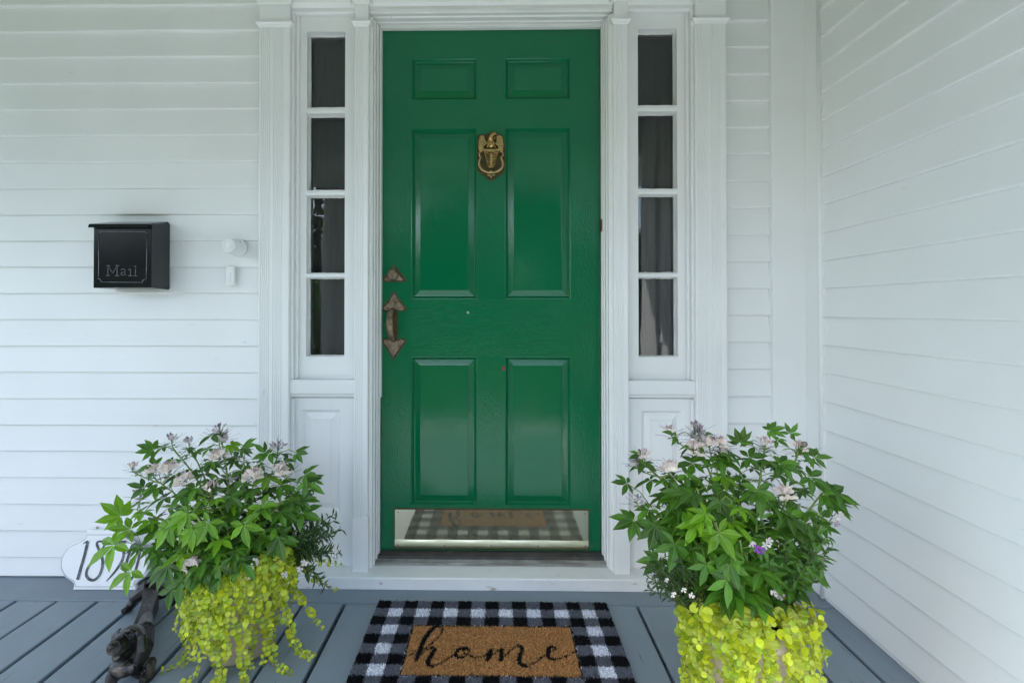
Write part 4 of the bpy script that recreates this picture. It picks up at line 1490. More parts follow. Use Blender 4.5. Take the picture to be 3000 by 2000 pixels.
ca.data.foreach_set('color', np.concatenate([np.repeat(colr, 4, 0), np.ones((NF * 4, 1))], 1).astype(np.float32).ravel())
me.update()
me.validate()
pm = bpy.data.materials.new('coir_fibre')
pm.use_nodes = True
b_ = pm.node_tree.nodes['Principled BSDF']
b_.inputs['Roughness'].default_value = 0.75
b_.inputs['Specular IOR Level'].default_value = 0.2
at = pm.node_tree.nodes.new('ShaderNodeVertexColor')
at.layer_name = 'fibre'
pm.node_tree.links.new(at.outputs[0], b_.inputs['Base Color'])
me.materials.append(pm)
po = bpy.data.objects.new('pile', me)
COL.objects.link(po)
attach(po, mat_t, Vector(org))
po['kind'] = 'stuff'
po['label'] = 'woven fibres printed in black, grey and white checks around a brown panel lettered home'

# ------------------------------------------------------------------ leaf and flower meshes (shared)
def leaflet(m, base, d, nrm, L, w, droop, mi=0, segs=3, petal=False):
    """one pointed leaf blade, folded along its midrib; d along the blade, nrm its upper side"""
    d = d.normalized()
    s = d.cross(nrm).normalized()
    nrm = s.cross(d).normalized()
    prof = [(0.0, 0.06), (0.34, 0.92), (0.62, 0.88), (1.0, 0.0)] if segs == 3 else [(0.0, 0.1), (0.5, 1.0), (1.0, 0.0)]
    if petal:
        prof = [(0.0, 0.10), (0.42, 0.62), (0.80, 1.0), (1.0, 0.0)]
    vs, uv, fs = [], [], []
    for t, k in prof:
        c = base + d * (L * t) - nrm * (droop * L * t * t)
        hw = w * 0.5 * k
        fold = hw * 0.28
        if k == 0.0:
            vs.append(c)
            uv.append((0.5, 1.0))
        else:
            vs += [c + s * hw + nrm * fold, c, c - s * hw + nrm * fold]
            uv += [(0.5 + 0.5 * k, t), (0.5, t), (0.5 - 0.5 * k, t)]
    nr = len(prof) - 1
    for i in range(nr - 1):
        a, b = 3 * i, 3 * (i + 1)
        fs += [(a, a + 1, b + 1, b), (a + 1, a + 2, b + 2, b + 1)]
    a, tip = 3 * (nr - 1), 3 * nr
    fs += [(a, a + 1, tip), (a + 1, a + 2, tip)]
    m.add(vs, fs, uv, mi)


def palmate(seed, nl):
    r = random.Random(seed)
    m = MB()
    for k in range(nl):
        f = (k - (nl - 1) / 2) / ((nl - 1) / 2)
        an = f * R(118) + r.uniform(-0.10, 0.10)
        L = 1.0 - 0.42 * abs(f) ** 1.3 + r.uniform(-0.07, 0.07)
        d = Vector((math.sin(an), math.cos(an), 0.10 - 0.12 * abs(f)))
        leaflet(m, Vector((0, 0, 0)) + d * 0.03, d, Vector((0, 0, 1)), L, 0.385 * L ** 0.7 * r.uniform(0.9, 1.1), r.uniform(0.12, 0.38))
    return m.mesh('palmate_leaf', M['cleome'], center=False)[0]


PALM = [palmate(s, n_) for s, n_ in ((1, 5), (2, 5), (3, 7), (4, 5), (5, 7), (6, 5))]
PALMY = []
for me in PALM[:4]:
    c = me.copy()
    c.materials.clear()
    c.materials.append(M['cleome_young'])
    PALMY.append(c)


def frame(origin, fwd, up, s):
    """matrix with local y along fwd and local z near up"""
    y = fwd.normalized()
    x = y.cross(up)
    if x.length < 1e-5:
        x = y.orthogonal()
    x.normalize()
    z = x.cross(y).normalized()
    mm = Matrix((x * s, y * s, z * s)).transposed().to_4x4()
    mm.translation = origin
    return mm


def spindle(m, a, d, L, w, mi):
    d = d.normalized()
    s = d.orthogonal().normalized()
    t = d.cross(s)
    ring = [a + d * (L * 0.55) + (s * math.cos(q * 2.0944) + t * math.sin(q * 2.0944)) * w for q in range(3)]
    tip, bs = a + d * L, a
    vs = [bs] + ring + [tip]
    m.add(vs, [(0, 2, 1), (0, 3, 2), (0, 1, 3), (4, 1, 2), (4, 2, 3), (4, 3, 1)], [(0.3, 0.2)] * 5, mi)


def blossom(seed, full, dark):
    """spider flower head, about 1 unit = its radius; z up. slots: petal, bud, thread, stem"""
    r = random.Random(seed)
    m = MB()
    nb = 18 if not full else 11
    for k in range(nb):
        th = r.uniform(0, 0.95)
        ph = r.uniform(0, 6.283)
        d = Vector((math.sin(th) * math.cos(ph), math.sin(th) * math.sin(ph), math.cos(th)))
        l0 = r.uniform(0.42, 0.62)
        m.tube([Vector((0, 0, 0)), d * l0], 0.012, 3, cap=False, mi=3)
        spindle(m, d * l0, d, r.uniform(0.34, 0.48), 0.070, 1)
    npet = 8 if full else 2
    for k in range(npet):
        ph = k * 2.4 + r.uniform(-0.3, 0.3)
        el = r.uniform(-0.35, 0.75)
        d = Vector((math.cos(ph) * math.cos(el), math.sin(ph) * math.cos(el), math.sin(el)))
        base = d * 0.34
        m.tube([Vector((0, 0, -0.1)), base], 0.014, 3, cap=False, mi=3)
        upv = Vector((0, 0, 1)) - d * d.z
        upv.normalize()
        sdv = d.cross(upv)
        for q in (-0.95, -0.36, 0.36, 0.95):
            aa = q + r.uniform(-0.12, 0.12)
            dd = upv * math.cos(aa) + sdv * math.sin(aa) + d * r.uniform(0.25, 0.6)
            leaflet(m, base + dd * 0.06, dd, d, r.uniform(0.44, 0.58), r.uniform(0.30, 0.38), r.uniform(-0.3, 0.2), 0, 3, True)
    for k in range(14 if full else 10):
        ph = r.uniform(0, 6.283)
        el = r.uniform(-0.25, 0.5)
        d = Vector((math.cos(ph) * math.cos(el), math.sin(ph) * math.cos(el), math.sin(el)))
        L = r.uniform(1.15, 1.9)
        m.tube([d * 0.3 + Vector((0, 0, -0.2)), d * L * 0.7, d * L + Vector((0, 0, 0.12))], 0.009, 3, cap=False, mi=2)
    mats = [M['petal_violet'] if dark else M['petal'], M['bud_dark'] if dark else M['bud'], M['thread'], M['stem_dark']]
    return m.mesh('flower_head', mats, center=False)[0]


HEADS = {(f, d): [blossom(10 * i + 2 * f + d, f, d) for i in range(2)] for f in (0, 1) for d in (0, 1)}


def pot(name, c, label, rtop=0.137, rbot=0.092, h=0.268):
    t = thing(name, (c[0], c[1], 0), label, 'planter', 'flower planters beside the door')
    prof = [(rbot - 0.012, 0.002), (rbot, 0.008), (rbot + 0.004, 0.02), (rbot + (rtop - rbot) * 0.55, h * 0.5), (rtop - 0.014, h * 0.80), (rtop - 0.010, h * 0.85), (rtop + 0.004, h * 0.87),
            (rtop + 0.008, h * 0.90), (rtop + 0.008, h * 0.965), (rtop + 0.003, h * 0.995), (rtop - 0.006, h), (rtop - 0.014, h * 0.985), (rtop - 0.018, h * 0.93), (rtop - 0.020, h * 0.86)]
    MB().lathe(prof, (c[0], c[1], 0), 40, cap=False).build('body', M['pot'], t, smooth=True)
    MB().lathe([(0.001, h * 0.89), (0.06, h * 0.90), (rtop - 0.018, h * 0.86)], (c[0], c[1], 0), 24, cap=False).build('soil', M['soil'], t)
    return t


def spider_flower(label, c, zr, stems, seed, outer, heads, extra=()):
    """stems: (u, v, Y, leaves); heads: (u, v, Y, radius, full, dark); outer: single leaves (u, v, Y, size, bearing)"""
    r = random.Random(seed)
    t = thing('spider_flower', (c[0], c[1], zr), label, 'flowering plant')
    cen = Vector((c[0], c[1], 0))
    paths = []
    for (u, v, Y, nl, kind) in stems:
        tip = WP(u, v, Y)
        b = Vector((c[0] + (tip.x - c[0]) * 0.22 + r.uniform(-0.02, 0.02), c[1] + (tip.y - c[1]) * 0.3 + r.uniform(-0.02, 0.02), zr - 0.02))
        mid = Vector((b.x + (tip.x - b.x) * 0.30, b.y + (tip.y - b.y) * 0.30, b.z + (tip.z - b.z) * 0.62))
        P = bez(b, mid, tip, 8)
        paths.append((P, tip))
        MB().tube(P, [0.0052 - 0.0036 * i / 8 for i in range(9)], 6).build('stem', M['stem'], t, smooth=True)
        ph = r.uniform(0, 6.28)
        nl = int(nl * 1.8)
        for k in range(nl):
            f = 0.22 + 0.78 * (k + 0.5) / nl
            i0 = min(int(f * 8), 7)
            p = P[i0].lerp(P[i0 + 1], f * 8 - i0)
            ph += 2.399 + r.uniform(-0.35, 0.35)
            low = 1 - f
            out = Vector((math.cos(ph), math.sin(ph), 0))
            away = Vector((p.x - c[0], p.y - c[1], 0)) * 2.2
            out = (out + away).normalized()
            pet = 0.022 + 0.052 * low + r.uniform(0, 0.012)
            q = p + out * pet + Vector((0, 0, pet * (0.45 - 0.5 * low)))
            if q.z < zr - 0.01 and (q - cen).xy.length < 0.15:
                q.z = zr + 0.01
            size = (0.040 + 0.024 * min(1, low * 1.6 + 0.1)) * r.uniform(0.68, 1.28)
            fwd = out + Vector((0, 0, r.uniform(-0.55, -0.05)))
            up = Vector((0, -0.35, 1)) + out * 0.35 + Vector((r.uniform(-0.35, 0.35), r.uniform(-0.3, 0.3), 0))
            young = (f > 0.72 and kind == 'y') or r.random() < 0.10
            me_ = r.choice(PALMY if young else PALM)
            lf = inst('leaf', me_, t, frame(q, fwd, up, size))
            stalks.tube([p, p + out * pet * 0.55 + Vector((0, 0, pet * 0.30)), q], 0.0011, 4, cap=False)
    for (u, v, Y, s, bearing, yg) in outer:
        q = WP(u, v, Y)
        a = R(bearing)                                # 0 = towards the right of the picture, 90 = up, in the wall plane
        fwd = Vector((math.cos(a), r.uniform(-0.55, -0.25), math.sin(a)))
        up = Vector((r.uniform(-0.2, 0.2), -0.75, 0.8))
        if abs(math.sin(a)) > 0.8:
            up = Vector((r.uniform(-0.2, 0.2), -0.9, 0.35 if math.sin(a) > 0 else 0.6))
        inst('leaf', r.choice(PALMY if yg else PALM), t, frame(q, fwd, up, s))
        # petiole back to the nearest stem
        best, bd_ = None, 9
        for P, tip in paths:
            for p in P[2:]:
                dd = (p - q).length + max(0, p.z - q.z) * 0.8
                if dd < bd_:
                    bd_, best = dd, p
        mid = (best + q) / 2 + Vector((0, 0, 0.012))
        stalks.tube([best, mid, q], 0.0012, 4, cap=False)
    for (u, v, Y, rad, full, dark) in heads:
        p = WP(u, v, Y)
        me_ = HEADS[(full, dark)][r.randrange(2)]
        tl = Vector((r.uniform(-0.25, 0.25), r.uniform(-0.4, 0.1), 1))
        inst('flower_head', me_, t, frame(p, Vector((r.uniform(-1, 1), r.uniform(-1, 1), 0)).cross(tl), tl, rad * 0.84))
        # flower stalk, with short bracts and thin seed threads
        best = min((q for P, tip in paths for q in P[3:] if q.z < p.z - 0.03), key=lambda q: (q - p).length, default=cen + Vector((0, 0, zr)))
        P2 = bez(best, Vector((p.x, p.y, (best.z + p.z) / 2)), p, 6)
        stalks.tube(P2, 0.0019, 5, cap=False)
        for k in range(7):
            f = 0.35 + 0.6 * k / 7
            i0 = min(int(f * 6), 5)
            b2 = P2[i0].lerp(P2[i0 + 1], f * 6 - i0)
            an = k * 2.4
            d = Vector((math.cos(an), math.sin(an), 0.25))
            leaflet(bracts, b2, d, Vector((0, 0, 1)), 0.018, 0.010, 0.2, 0, 2)
            e_ = b2 + d * r.uniform(0.03, 0.055)
            threads.tube([b2, (b2 + e_) / 2 + Vector((0, 0, 0.003)), e_], 0.00045, 3, cap=False)
    return t


def finish_plant(t):
    global stalks, bracts, threads
    if stalks.v:
        stalks.build('leaf_stalks', M['stem'], t)['kind'] = 'stuff'
    if bracts.v:
        bracts.build('bracts', M['cleome'], t)['kind'] = 'stuff'
    if threads.v:
        threads.build('seed_threads', M['thread'], t)['kind'] = 'stuff'
    stalks, bracts, threads = MB(), MB(), MB()


stalks, bracts, threads = MB(), MB(), MB()


def jenny(label, c, rtop, h, strands, seed, rises=()):
    """creeping golden foliage: strands = (angle deg, drop, run on the floor or outward lift)"""
    r = random.Random(seed)
    t = thing('golden_creeper', (c[0], c[1], h), label, 'trailing plant')
    pts = []
    ang_stems = MB()
    for (ang, drop, out, curl) in strands:
        a = R(ang)
        d = Vector((math.cos(a), math.sin(a), 0))
        side_ = Vector((-d.y, d.x, 0))
        c3 = Vector((c[0], c[1], 0))
        ctl = [c3 + d * (rtop * r.uniform(0.55, 0.8)) + Vector((0, 0, h + r.uniform(0.0, 0.03))),
               c3 + d * (rtop + r.uniform(0.0, 0.025)) + Vector((0, 0, h + r.uniform(0.008, 0.060)))]
        nseg = max(2, int(drop / 0.04))
        sway = r.uniform(-0.03, 0.03)
        for k in range(1, nseg + 1):
            f = k / nseg
            rad = rtop + 0.022 - 0.045 * f * (drop / 0.26) + out * f ** 1.4 + r.uniform(-0.006, 0.008)
            zz = h + 0.01 - drop * f
            if zz < 0.008:
                rad += (0.008 - zz) * 0.9
                zz = 0.008 + r.uniform(0, 0.004)
            ctl.append(c3 + d * rad + side_ * (sway * f + curl * f * f) + Vector((0, 0, zz)))
        sp = spline(ctl, 5)
        ang_stems.tube(sp, [0.0013 * (1 - 0.5 * i / len(sp)) for i in range(len(sp))], 4, cap=False)
        # leaf pairs
        dist, last, tw = 0, sp[0], r.uniform(0, 3)
        L_ = sum((sp[i + 1] - sp[i]).length for i in range(len(sp) - 1))
        run = 0
        for i in range(len(sp) - 1):
            seg = sp[i + 1] - sp[i]
            dist += seg.length
            run += seg.length
            if dist > 0.0098:
                dist = 0
                tdir = seg.normalized()
                tw += 1.35
                outn = (d + Vector((0, 0, 0.35))).normalized()
                s0 = tdir.cross(outn).normalized()
                size = (0.0102 - 0.0052 * (run / L_) ** 3) * r.uniform(0.62, 1.2)
                for sg_ in (-1, 1):
                    v_ = (s0 * math.cos(tw * 0.5) * sg_ + outn * math.sin(tw * 0.5) * 0.35 * sg_ + outn * 0.25 + Vector((0, 0, -0.1))).normalized()
                    nn = (outn + Vector((r.uniform(-0.5, 0.5), r.uniform(-0.7, 0.2), r.uniform(0.0, 0.8)))).normalized()
                    pts.append((sp[i] + v_ * size * 0.15, v_, nn, size))
    # carpet of leaves over the soil at the rim
    for k in range(len(rises)):
        pass
    n_c = 120
    for k in range(n_c):
        a = R(r.choice(strands)[0] + r.uniform(-14, 14))
        rad = rtop * r.uniform(0.45, 1.10)
        p = Vector((c[0] + math.cos(a) * rad, c[1] + math.sin(a) * rad, h + r.uniform(-0.010, 0.045) + r.random() ** 3 * 0.06 - max(0, rad - rtop) * 1.6))
        an = r.uniform(0, 6.28)
        pts.append((p, Vector((math.cos(an), math.sin(an), 0.1)), Vector((r.uniform(-0.4, 0.4), r.uniform(-0.9, 0.1), 1)).normalized(), r.uniform(0.005, 0.0108)))
    ang_stems.build('trailing_stems', M['vine'], t)['kind'] = 'stuff'
    # the leaves that show largest become parts, the rest one mass
    pts.sort(key=lambda q: -q[3] / (q[0] - EYE).length * (1.0 if (q[0] - Vector((c[0], c[1], q[0].z))).y < 0.03 else 0.3))
    rest = MB()
    for i, (p, fwd, nn, s) in enumerate(pts):
        mm = frame(p, fwd, nn, s)
        if i < 290:
            inst('leaf', JL[i % 3], t, mm)
        else:
            q = JLS[i % 3]
            rest.add([mm @ Vector(v_) for v_ in q.v], q.f, JUV)
    rest.build('small_leaves', M['jenny'], t)['kind'] = 'stuff'
    return t


JLS, JL = [], []
JUV = [(0.5, 0.5)] + [(0.5 + 0.5 * math.sin(2 * math.pi * k / 8), 0.5 - 0.5 * math.cos(2 * math.pi * k / 8)) for k in range(8)]
for q in range(3):
    r = random.Random(q + 40)
    m = MB()
    cup = (0.10, -0.12, 0.22)[q]
    vs = [(0, 1.0, 0)]
    for k in range(8):
        a = 2 * math.pi * k / 8
        x_, y_ = math.sin(a), -math.cos(a)
        rr_ = 1.0 * (1 + r.uniform(-0.05, 0.05))
        vs.append((x_ * rr_ * 0.98, 1.0 + y_ * rr_, cup + 0.10 * math.cos(2 * a)))
    m.add(vs, [(0, 1 + k, 1 + (k + 1) % 8) for k in range(8)], JUV)
    JLS.append(m)
    JL.append(m.mesh('round_leaf', M['jenny'], center=False, smooth=True)[0])

FL_ = []
for mname in ('fine', 'fine2'):
    m = MB()
    leaflet(m, Vector((0, 0, 0)), Vector((0, 1, 0.1)), Vector((0, 0, 1)), 1.0, 0.24 if mname == 'fine' else 0.36, 0.25, 0, 3)
    FL_.append((m, m.mesh('narrow_leaf', M[mname], center=False)[0]))


def bushy(name, label, c, zr, tips, seed, kind, leaf, nl, petals, group=None):
    """upright stems set with narrow leaves; petals = (u, v, Y, size, material)"""
    r = random.Random(seed)
    t = thing(name, (c[0], c[1], zr), label, 'flowering plant')
    st = MB()
    lv = []
    for (u, v, Y) in tips:
        tip = WP(u, v, Y)
        b = Vector((c[0] + r.uniform(-0.02, 0.02), c[1] + r.uniform(-0.02, 0.02), zr - 0.02))
        mid = (b + tip) / 2 + Vector((r.uniform(-0.02, 0.02), 0, 0.025))
        P = bez(b, mid, tip, 10)
        st.tube(P, [0.0022 - 0.0013 * i / 10 for i in range(11)], 5, cap=False)
        ph = r.uniform(0, 6)
        for k in range(nl):
            f = 0.15 + 0.85 * k / (nl - 1)
            i0 = min(int(f * 10), 9)
            p = P[i0].lerp(P[i0 + 1], f * 10 - i0)
            tdir = (P[i0 + 1] - P[i0]).normalized()
            ph += 2.4
            s_ = tdir.orthogonal().normalized()
            o_ = s_ * math.cos(ph) + tdir.cross(s_) * math.sin(ph)
            fwd = o_ + tdir * r.uniform(0.35, 0.9)
            lv.append((p, fwd, tdir + o_ * 0.3 + Vector((0, -0.5, 0.4)), leaf * r.uniform(0.7, 1.2) * (1.0 if f < 0.8 else 0.75)))
    st.build('stems', M['stem_dark'], t)['kind'] = 'stuff'
    m, me_ = FL_[0 if kind == 'fine' else 1]
    r.shuffle(lv)
    for i, (p, f_, u_, s) in enumerate(lv[:260]):
        inst('leaf', me_, t, frame(p, f_, u_, s))
    if len(lv) > 260:
        rest = MB()
        uv = {i: None for i in range(1)}
        for (p, f_, u_, s) in lv[260:]:
            mm = frame(p, f_, u_, s)
            uvs = [None] * len(m.v)
            for fi, q in m.uv.items():
                for vi, w_ in zip(m.f[fi], q):
                    uvs[vi] = w_
            rest.add([mm @ Vector(v_) for v_ in m.v], m.f, uvs)
        rest.build('small_leaves', M[kind], t)['kind'] = 'stuff'
    for (u, v, Y, s, mat_) in petals:
        p = WP(u, v, Y)
        b = MB()
        for k in range(5):
            an = r.uniform(-0.3, 0.3) + k * 1.2566
            d = Vector((math.cos(an), -0.35, math.sin(an)))
            leaflet(b, p, d, Vector((0, -1, 0.25)), s * r.uniform(0.7, 0.95), s * 0.5, r.uniform(-0.4, 0.3), 0, 3, True)
        b.ball(p + Vector((0, -s * 0.1, 0)), s * 0.12, 6, 4)
        b.build('blossom', M[mat_], t)
    return t


# ------------------------------------------------------------------ planter beside the number sign
CL = (-0.778, 1.560)
PH = 0.272
pot('planter', CL, 'beige stone planter of flowers beside the cast iron dog', h=PH)
stems = [(507, 1000, 1.60, 9, 'd'), (398, 1030, 1.60, 8, 'd'), (640, 1042, 1.60, 9, 'd'), (484, 1140, 1.50, 8, 'y'), (583, 1110, 1.56, 9, 'd'), (370, 1110, 1.55, 8, 'd'),
         (440, 1035, 1.66, 7, 'd'), (560, 1060, 1.68, 8, 'd'), (700, 1110, 1.60, 8, 'd'), (315, 1170, 1.55, 8, 'y'), (650, 1150, 1.50, 8, 'd'), (415, 1190, 1.46, 7, 'y'),
         (520, 1200, 1.44, 7, 'd'), (330, 1260, 1.50, 7, 'd'), (610, 1220, 1.44, 6, 'd'), (430, 1270, 1.42, 6, 'd'), (520, 1270, 1.42, 5, 'd')]
outer = [(352, 1032, 1.58, 0.050, 150, 0), (358, 1068, 1.56, 0.055, 190, 0), (278, 1185, 1.52, 0.070, 140, 1), (262, 1250, 1.50, 0.085, 215, 1), (300, 1215, 1.48, 0.06, 170, 1),
         (560, 1028, 1.58, 0.050, 20, 0), (608, 1040, 1.58, 0.046, 130, 0), (683, 1040, 1.58, 0.046, 10, 0), (700, 1090, 1.56, 0.058, 10, 0), (705, 1108, 1.55, 0.060, 335, 0),
         (695, 1178, 1.52, 0.068, 345, 0), (690, 1150, 1.53, 0.060, 25, 0), (300, 1310, 1.47, 0.075, 215, 1), (395, 1352, 1.42, 0.058, 262, 0),
         (420, 1330, 1.41, 0.070, 265, 0), (470, 1310, 1.40, 0.075, 300, 0), (505, 1300, 1.40, 0.062, 280, 0), (385, 1300, 1.42, 0.065, 225, 0), (555, 1290, 1.42, 0.060, 320, 0),
         (640, 1235, 1.44, 0.066, 300, 0), (560, 1205, 1.42, 0.066, 290, 1), (480, 1200, 1.41, 0.060, 250, 1), (430, 1180, 1.42, 0.062, 215, 1), (390, 1210, 1.43, 0.062, 250, 1),
         (445, 1215, 1.41, 0.058, 280, 1), (330, 1120, 1.55, 0.05, 160, 0), (450, 1120, 1.5, 0.052, 200, 0), (530, 1140, 1.5, 0.055, 330, 0), (600, 1160, 1.48, 0.058, 310, 1)]
heads = [(505, 992, 1.60, 0.038, 0, 1), (503, 1008, 1.60, 0.042, 1, 1), (394, 1012, 1.60, 0.034, 0, 1), (434, 1018, 1.66, 0.032, 0, 1), (503, 1052, 1.58, 0.046, 1, 0), (638, 1032, 1.60, 0.042, 0, 1),
         (389, 1082, 1.54, 0.050, 1, 0), (350, 1084, 1.54, 0.036, 1, 0), (424, 1106, 1.50, 0.046, 1, 0), (484, 1126, 1.48, 0.040, 0, 0), (583, 1096, 1.54, 0.050, 1, 0), (648, 1085, 1.56, 0.046, 1, 0),
         (303, 1076, 1.58, 0.030, 0, 0), (322, 1138, 1.56, 0.036, 0, 1), (440, 1303, 1.40, 0.040, 1, 0), (560, 1050, 1.66, 0.030, 0, 1), (540, 1100, 1.6, 0.034, 1, 1)]
t = spider_flower('tall spider flower with pale pink blooms in the planter beside the cast iron dog', CL, PH, stems, 21, outer, heads)
finish_plant(t)
r = random.Random(3)
tips = [(690 + r.uniform(-25, 95), 1185 + r.uniform(0, 95), r.uniform(1.52, 1.66)) for _ in range(24)]
tips += [(768, 1180, 1.58), (785, 1215, 1.58), (778, 1265, 1.56), (755, 1350, 1.54), (740, 1330, 1.52), (720, 1190, 1.6), (745, 1200, 1.6), (700, 1230, 1.5)]
fpet = [(578, 1303, 1.42, 0.016, 'petal_violet'), (590, 1288, 1.43, 0.016, 'petal_violet'), (572, 1320, 1.42, 0.014, 'petal_violet'), (700, 1290, 1.46, 0.015, 'petal_violet'), (690, 1305, 1.46, 0.014, 'petal_violet'),
        (772, 1262, 1.52, 0.013, 'petal_violet'), (768, 1275, 1.52, 0.012, 'petal_violet'), (740, 1240, 1.55, 0.012, 'petal_violet'), (640, 1205, 1.50, 0.013, 'petal_violet'), (628, 1190, 1.5, 0.012, 'petal_violet'),
        (655, 1318, 1.43, 0.014, 'petal_violet')]
bushy('fan_flower', 'dark narrow leaved plant with small lilac flowers leaning from the planter towards the doormat', (CL[0] + 0.09, CL[1] + 0.01), PH, tips, 5, 'fine', 0.034, 24, fpet)
r = random.Random(8)
strands = []
for k in range(34):
    a = r.uniform(-138, 12)
    strands.append((a, r.choice([0.07, 0.11, 0.16, 0.22, 0.26]) * r.uniform(0.7, 1.2), r.uniform(-0.02, 0.05), r.uniform(-0.05, 0.05)))
strands += [(-150, 0.30, 0.04, -0.03), (-140, 0.33, 0.05, -0.05), (-120, 0.36, 0.03, 0.0), (-95, 0.36, 0.03, 0.0), (-80, 0.36, 0.03, 0.02), (-62, 0.37, 0.04, 0.02), (-45, 0.35, 0.06, 0.03), (-30, 0.30, 0.10, 0.05),
            (-12, 0.20, 0.14, 0.04), (4, 0.12, 0.15, 0.03), (10, 0.08, 0.16, 0.02), (-20, 0.33, 0.09, 0.06)]
jenny('golden creeping foliage spilling over the planter beside the cast iron dog', CL, 0.137, PH, strands, 31)

# ------------------------------------------------------------------ planter in the corner
CR = (0.630, 1.330)
PH = 0.280
pot('planter', CR, 'beige stone planter of flowers in the corner by the side wall', rtop=0.143, h=PH)
stems = [(1597, 1005, 1.36, 9, 'd'), (1640, 1040, 1.34, 8, 'd'), (1482, 1062, 1.36, 8, 'd'), (1540, 1090, 1.33, 8, 'd'), (1760, 1010, 1.38, 9, 'd'), (1832, 1045, 1.38, 9, 'd'), (1804, 1150, 1.30, 7, 'd'),
         (1700, 1080, 1.42, 7, 'd'), (1600, 1120, 1.26, 8, 'd'), (1680, 1150, 1.24, 8, 'y'), (1900, 1120, 1.36, 8, 'd'), (1500, 1170, 1.34, 8, 'd'), (1740, 1130, 1.28, 7, 'd'), (1640, 1200, 1.20, 7, 'y'),
         (1860, 1190, 1.32, 7, 'd'), (1560, 1210, 1.26, 7, 'd'), (1700, 1240, 1.18, 5, 'd')]
outer = [(1550, 1000, 1.35, 0.040, 150, 0), (1470, 1045, 1.35, 0.036, 190, 0), (1440, 1110, 1.34, 0.044, 170, 0), (1455, 1195, 1.32, 0.062, 195, 0), (1505, 1205, 1.31, 0.066, 250, 0), (1512, 1285, 1.29, 0.055, 215, 0),
         (1768, 988, 1.38, 0.040, 20, 0), (1815, 995, 1.38, 0.036, 60, 0), (1840, 1030, 1.37, 0.048, 350, 0), (1870, 1050, 1.36, 0.044, 10, 0), (1860, 1095, 1.35, 0.058, 330, 0), (1898, 1135, 1.35, 0.075, 350, 0),
         (1880, 1180, 1.33, 0.058, 300, 0), (1812, 1185, 1.28, 0.066, 320, 0), (1740, 1125, 1.27, 0.064, 270, 0), (1790, 1065, 1.32, 0.056, 340, 0), (1560, 1128, 1.30, 0.056, 240, 0), (1650, 1060, 1.33, 0.050, 350, 0),
         (1655, 1150, 1.24, 0.060, 290, 0), (1650, 1222, 1.18, 0.062, 300, 1), (1622, 1295, 1.17, 0.050, 250, 0), (1675, 1295, 1.16, 0.052, 290, 0), (1668, 1330, 1.15, 0.056, 270, 0), (1550, 1250, 1.24, 0.066, 250, 0),
         (1600, 1205, 1.22, 0.058, 230, 1), (1620, 1180, 1.2, 0.05, 200, 1), (1700, 1015, 1.38, 0.046, 80, 0), (1720, 1050, 1.36, 0.05, 10, 0)]
heads = [(1596, 990, 1.36, 0.038, 0, 1), (1604, 1003, 1.36, 0.036, 1, 1), (1596, 1036, 1.33, 0.042, 1, 0), (1630, 1022, 1.34, 0.038, 1, 0), (1654, 1022, 1.34, 0.034, 1, 0), (1480, 1050, 1.35, 0.034, 0, 0), (1462, 1068, 1.35, 0.030, 1, 1),
         (1540, 1080, 1.31, 0.040, 1, 0), (1756, 1024, 1.36, 0.036, 0, 0), (1832, 1034, 1.36, 0.038, 0, 0), (1804, 1140, 1.27, 0.040, 1, 0), (1540, 992, 1.36, 0.026, 0, 0), (1700, 1100, 1.40, 0.026, 0, 1), (1660, 1045, 1.34, 0.030, 1, 1),
         (1462, 1152, 1.34, 0.026, 0, 1)]
t = spider_flower('tall spider flower with pale pink blooms in the corner planter by the side wall', CR, PH, stems, 22, outer, heads)
finish_plant(t)
r = random.Random(13)
tips = [(1500 + r.uniform(-22, 60), 1300 + r.uniform(-20, 65), r.uniform(1.20, 1.30)) for _ in range(22)] + [(1485, 1300, 1.25), (1492, 1320, 1.25), (1510, 1345, 1.24)]
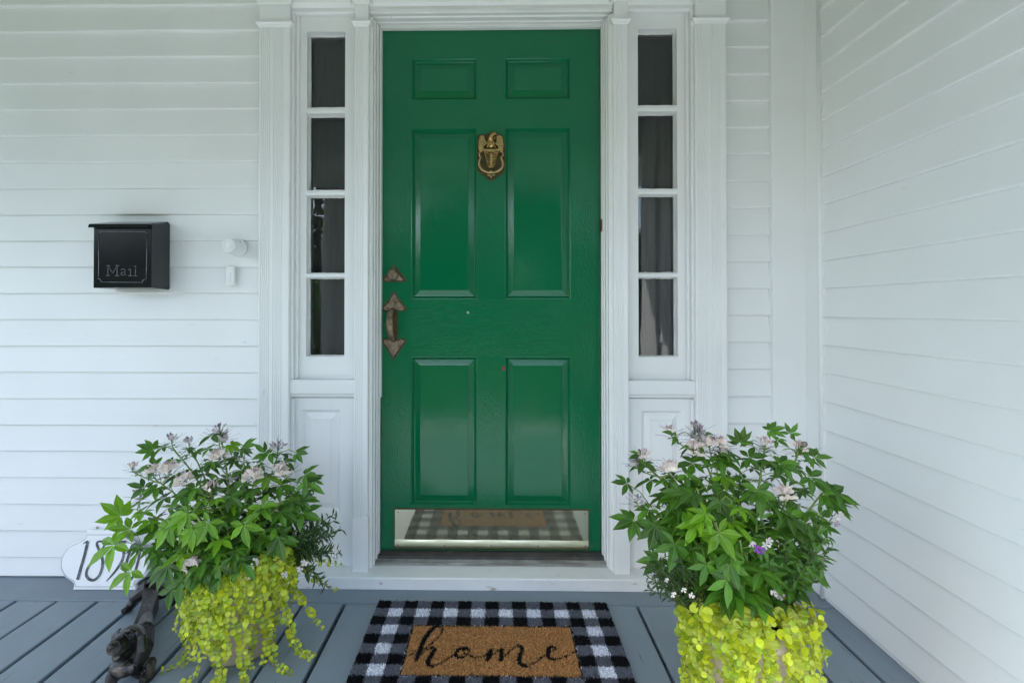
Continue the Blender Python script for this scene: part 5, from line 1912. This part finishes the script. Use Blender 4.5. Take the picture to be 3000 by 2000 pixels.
bushy('bell_flower', 'small leaved trailing plant with tiny white bells on the doormat side of the corner planter', (CR[0] - 0.10, CR[1] - 0.04), PH, tips, 6, 'fine', 0.020, 22,
      [(1546, 1363, 1.16, 0.010, 'petal'), (1588, 1366, 1.15, 0.010, 'petal'), (1570, 1352, 1.16, 0.009, 'petal'), (1530, 1330, 1.2, 0.008, 'petal_violet')])
r = random.Random(14)
tips = [(1860 + r.uniform(-70, 45), 1270 + r.uniform(-80, 70), r.uniform(1.16, 1.36)) for _ in range(20)] + [(1920, 1178, 1.33), (1905, 1165, 1.33), (1898, 1262, 1.3), (1912, 1255, 1.3), (1750, 1190, 1.2), (1765, 1280, 1.14), (1850, 1300, 1.15), (1885, 1330, 1.2)]
bushy('summer_snapdragon', 'bright leafed plant with dusky purple flowers between the corner planter and the side wall', (CR[0] + 0.09, CR[1] - 0.02), PH, tips, 7, 'fine2', 0.030, 16,
      [(1918, 1190, 1.31, 0.014, 'petal_violet'), (1928, 1180, 1.31, 0.012, 'petal_violet'), (1920, 1202, 1.31, 0.012, 'bud_dark'), (1880, 1275, 1.27, 0.013, 'petal_violet'), (1888, 1282, 1.27, 0.012, 'bud_dark'),
       (1738, 1258, 1.15, 0.013, 'purple'), (1748, 1262, 1.15, 0.012, 'purple'), (1758, 1250, 1.16, 0.013, 'petal_violet'), (1776, 1358, 1.14, 0.014, 'petal_violet'), (1790, 1366, 1.14, 0.013, 'bud_dark'),
       (1726, 1248, 1.16, 0.012, 'petal_violet'), (1765, 1240, 1.17, 0.012, 'petal_violet')])
# two broad leaves over the rim
r = random.Random(19)
strands = []
for k in range(26):
    a = r.uniform(-172, -58)
    strands.append((a, r.choice([0.06, 0.10, 0.14, 0.20, 0.26]) * r.uniform(0.7, 1.2), r.uniform(-0.02, 0.05), r.uniform(-0.05, 0.05)))
strands += [(-175, 0.30, 0.03, 0.0), (-165, 0.30, 0.05, -0.02), (-150, 0.33, 0.03, 0.0), (-48, 0.32, 0.02, 0.0), (-44, 0.20, 0.03, 0.0), (-54, 0.33, 0.01, 0.0), (-38, 0.10, 0.03, 0.02), (-50, 0.33, 0.02, 0), (-70, 0.33, 0.02, 0), (-120, 0.33, 0.02, 0)]
jenny('golden creeping foliage spilling over the corner planter by the side wall', CR, 0.143, PH, strands, 32)
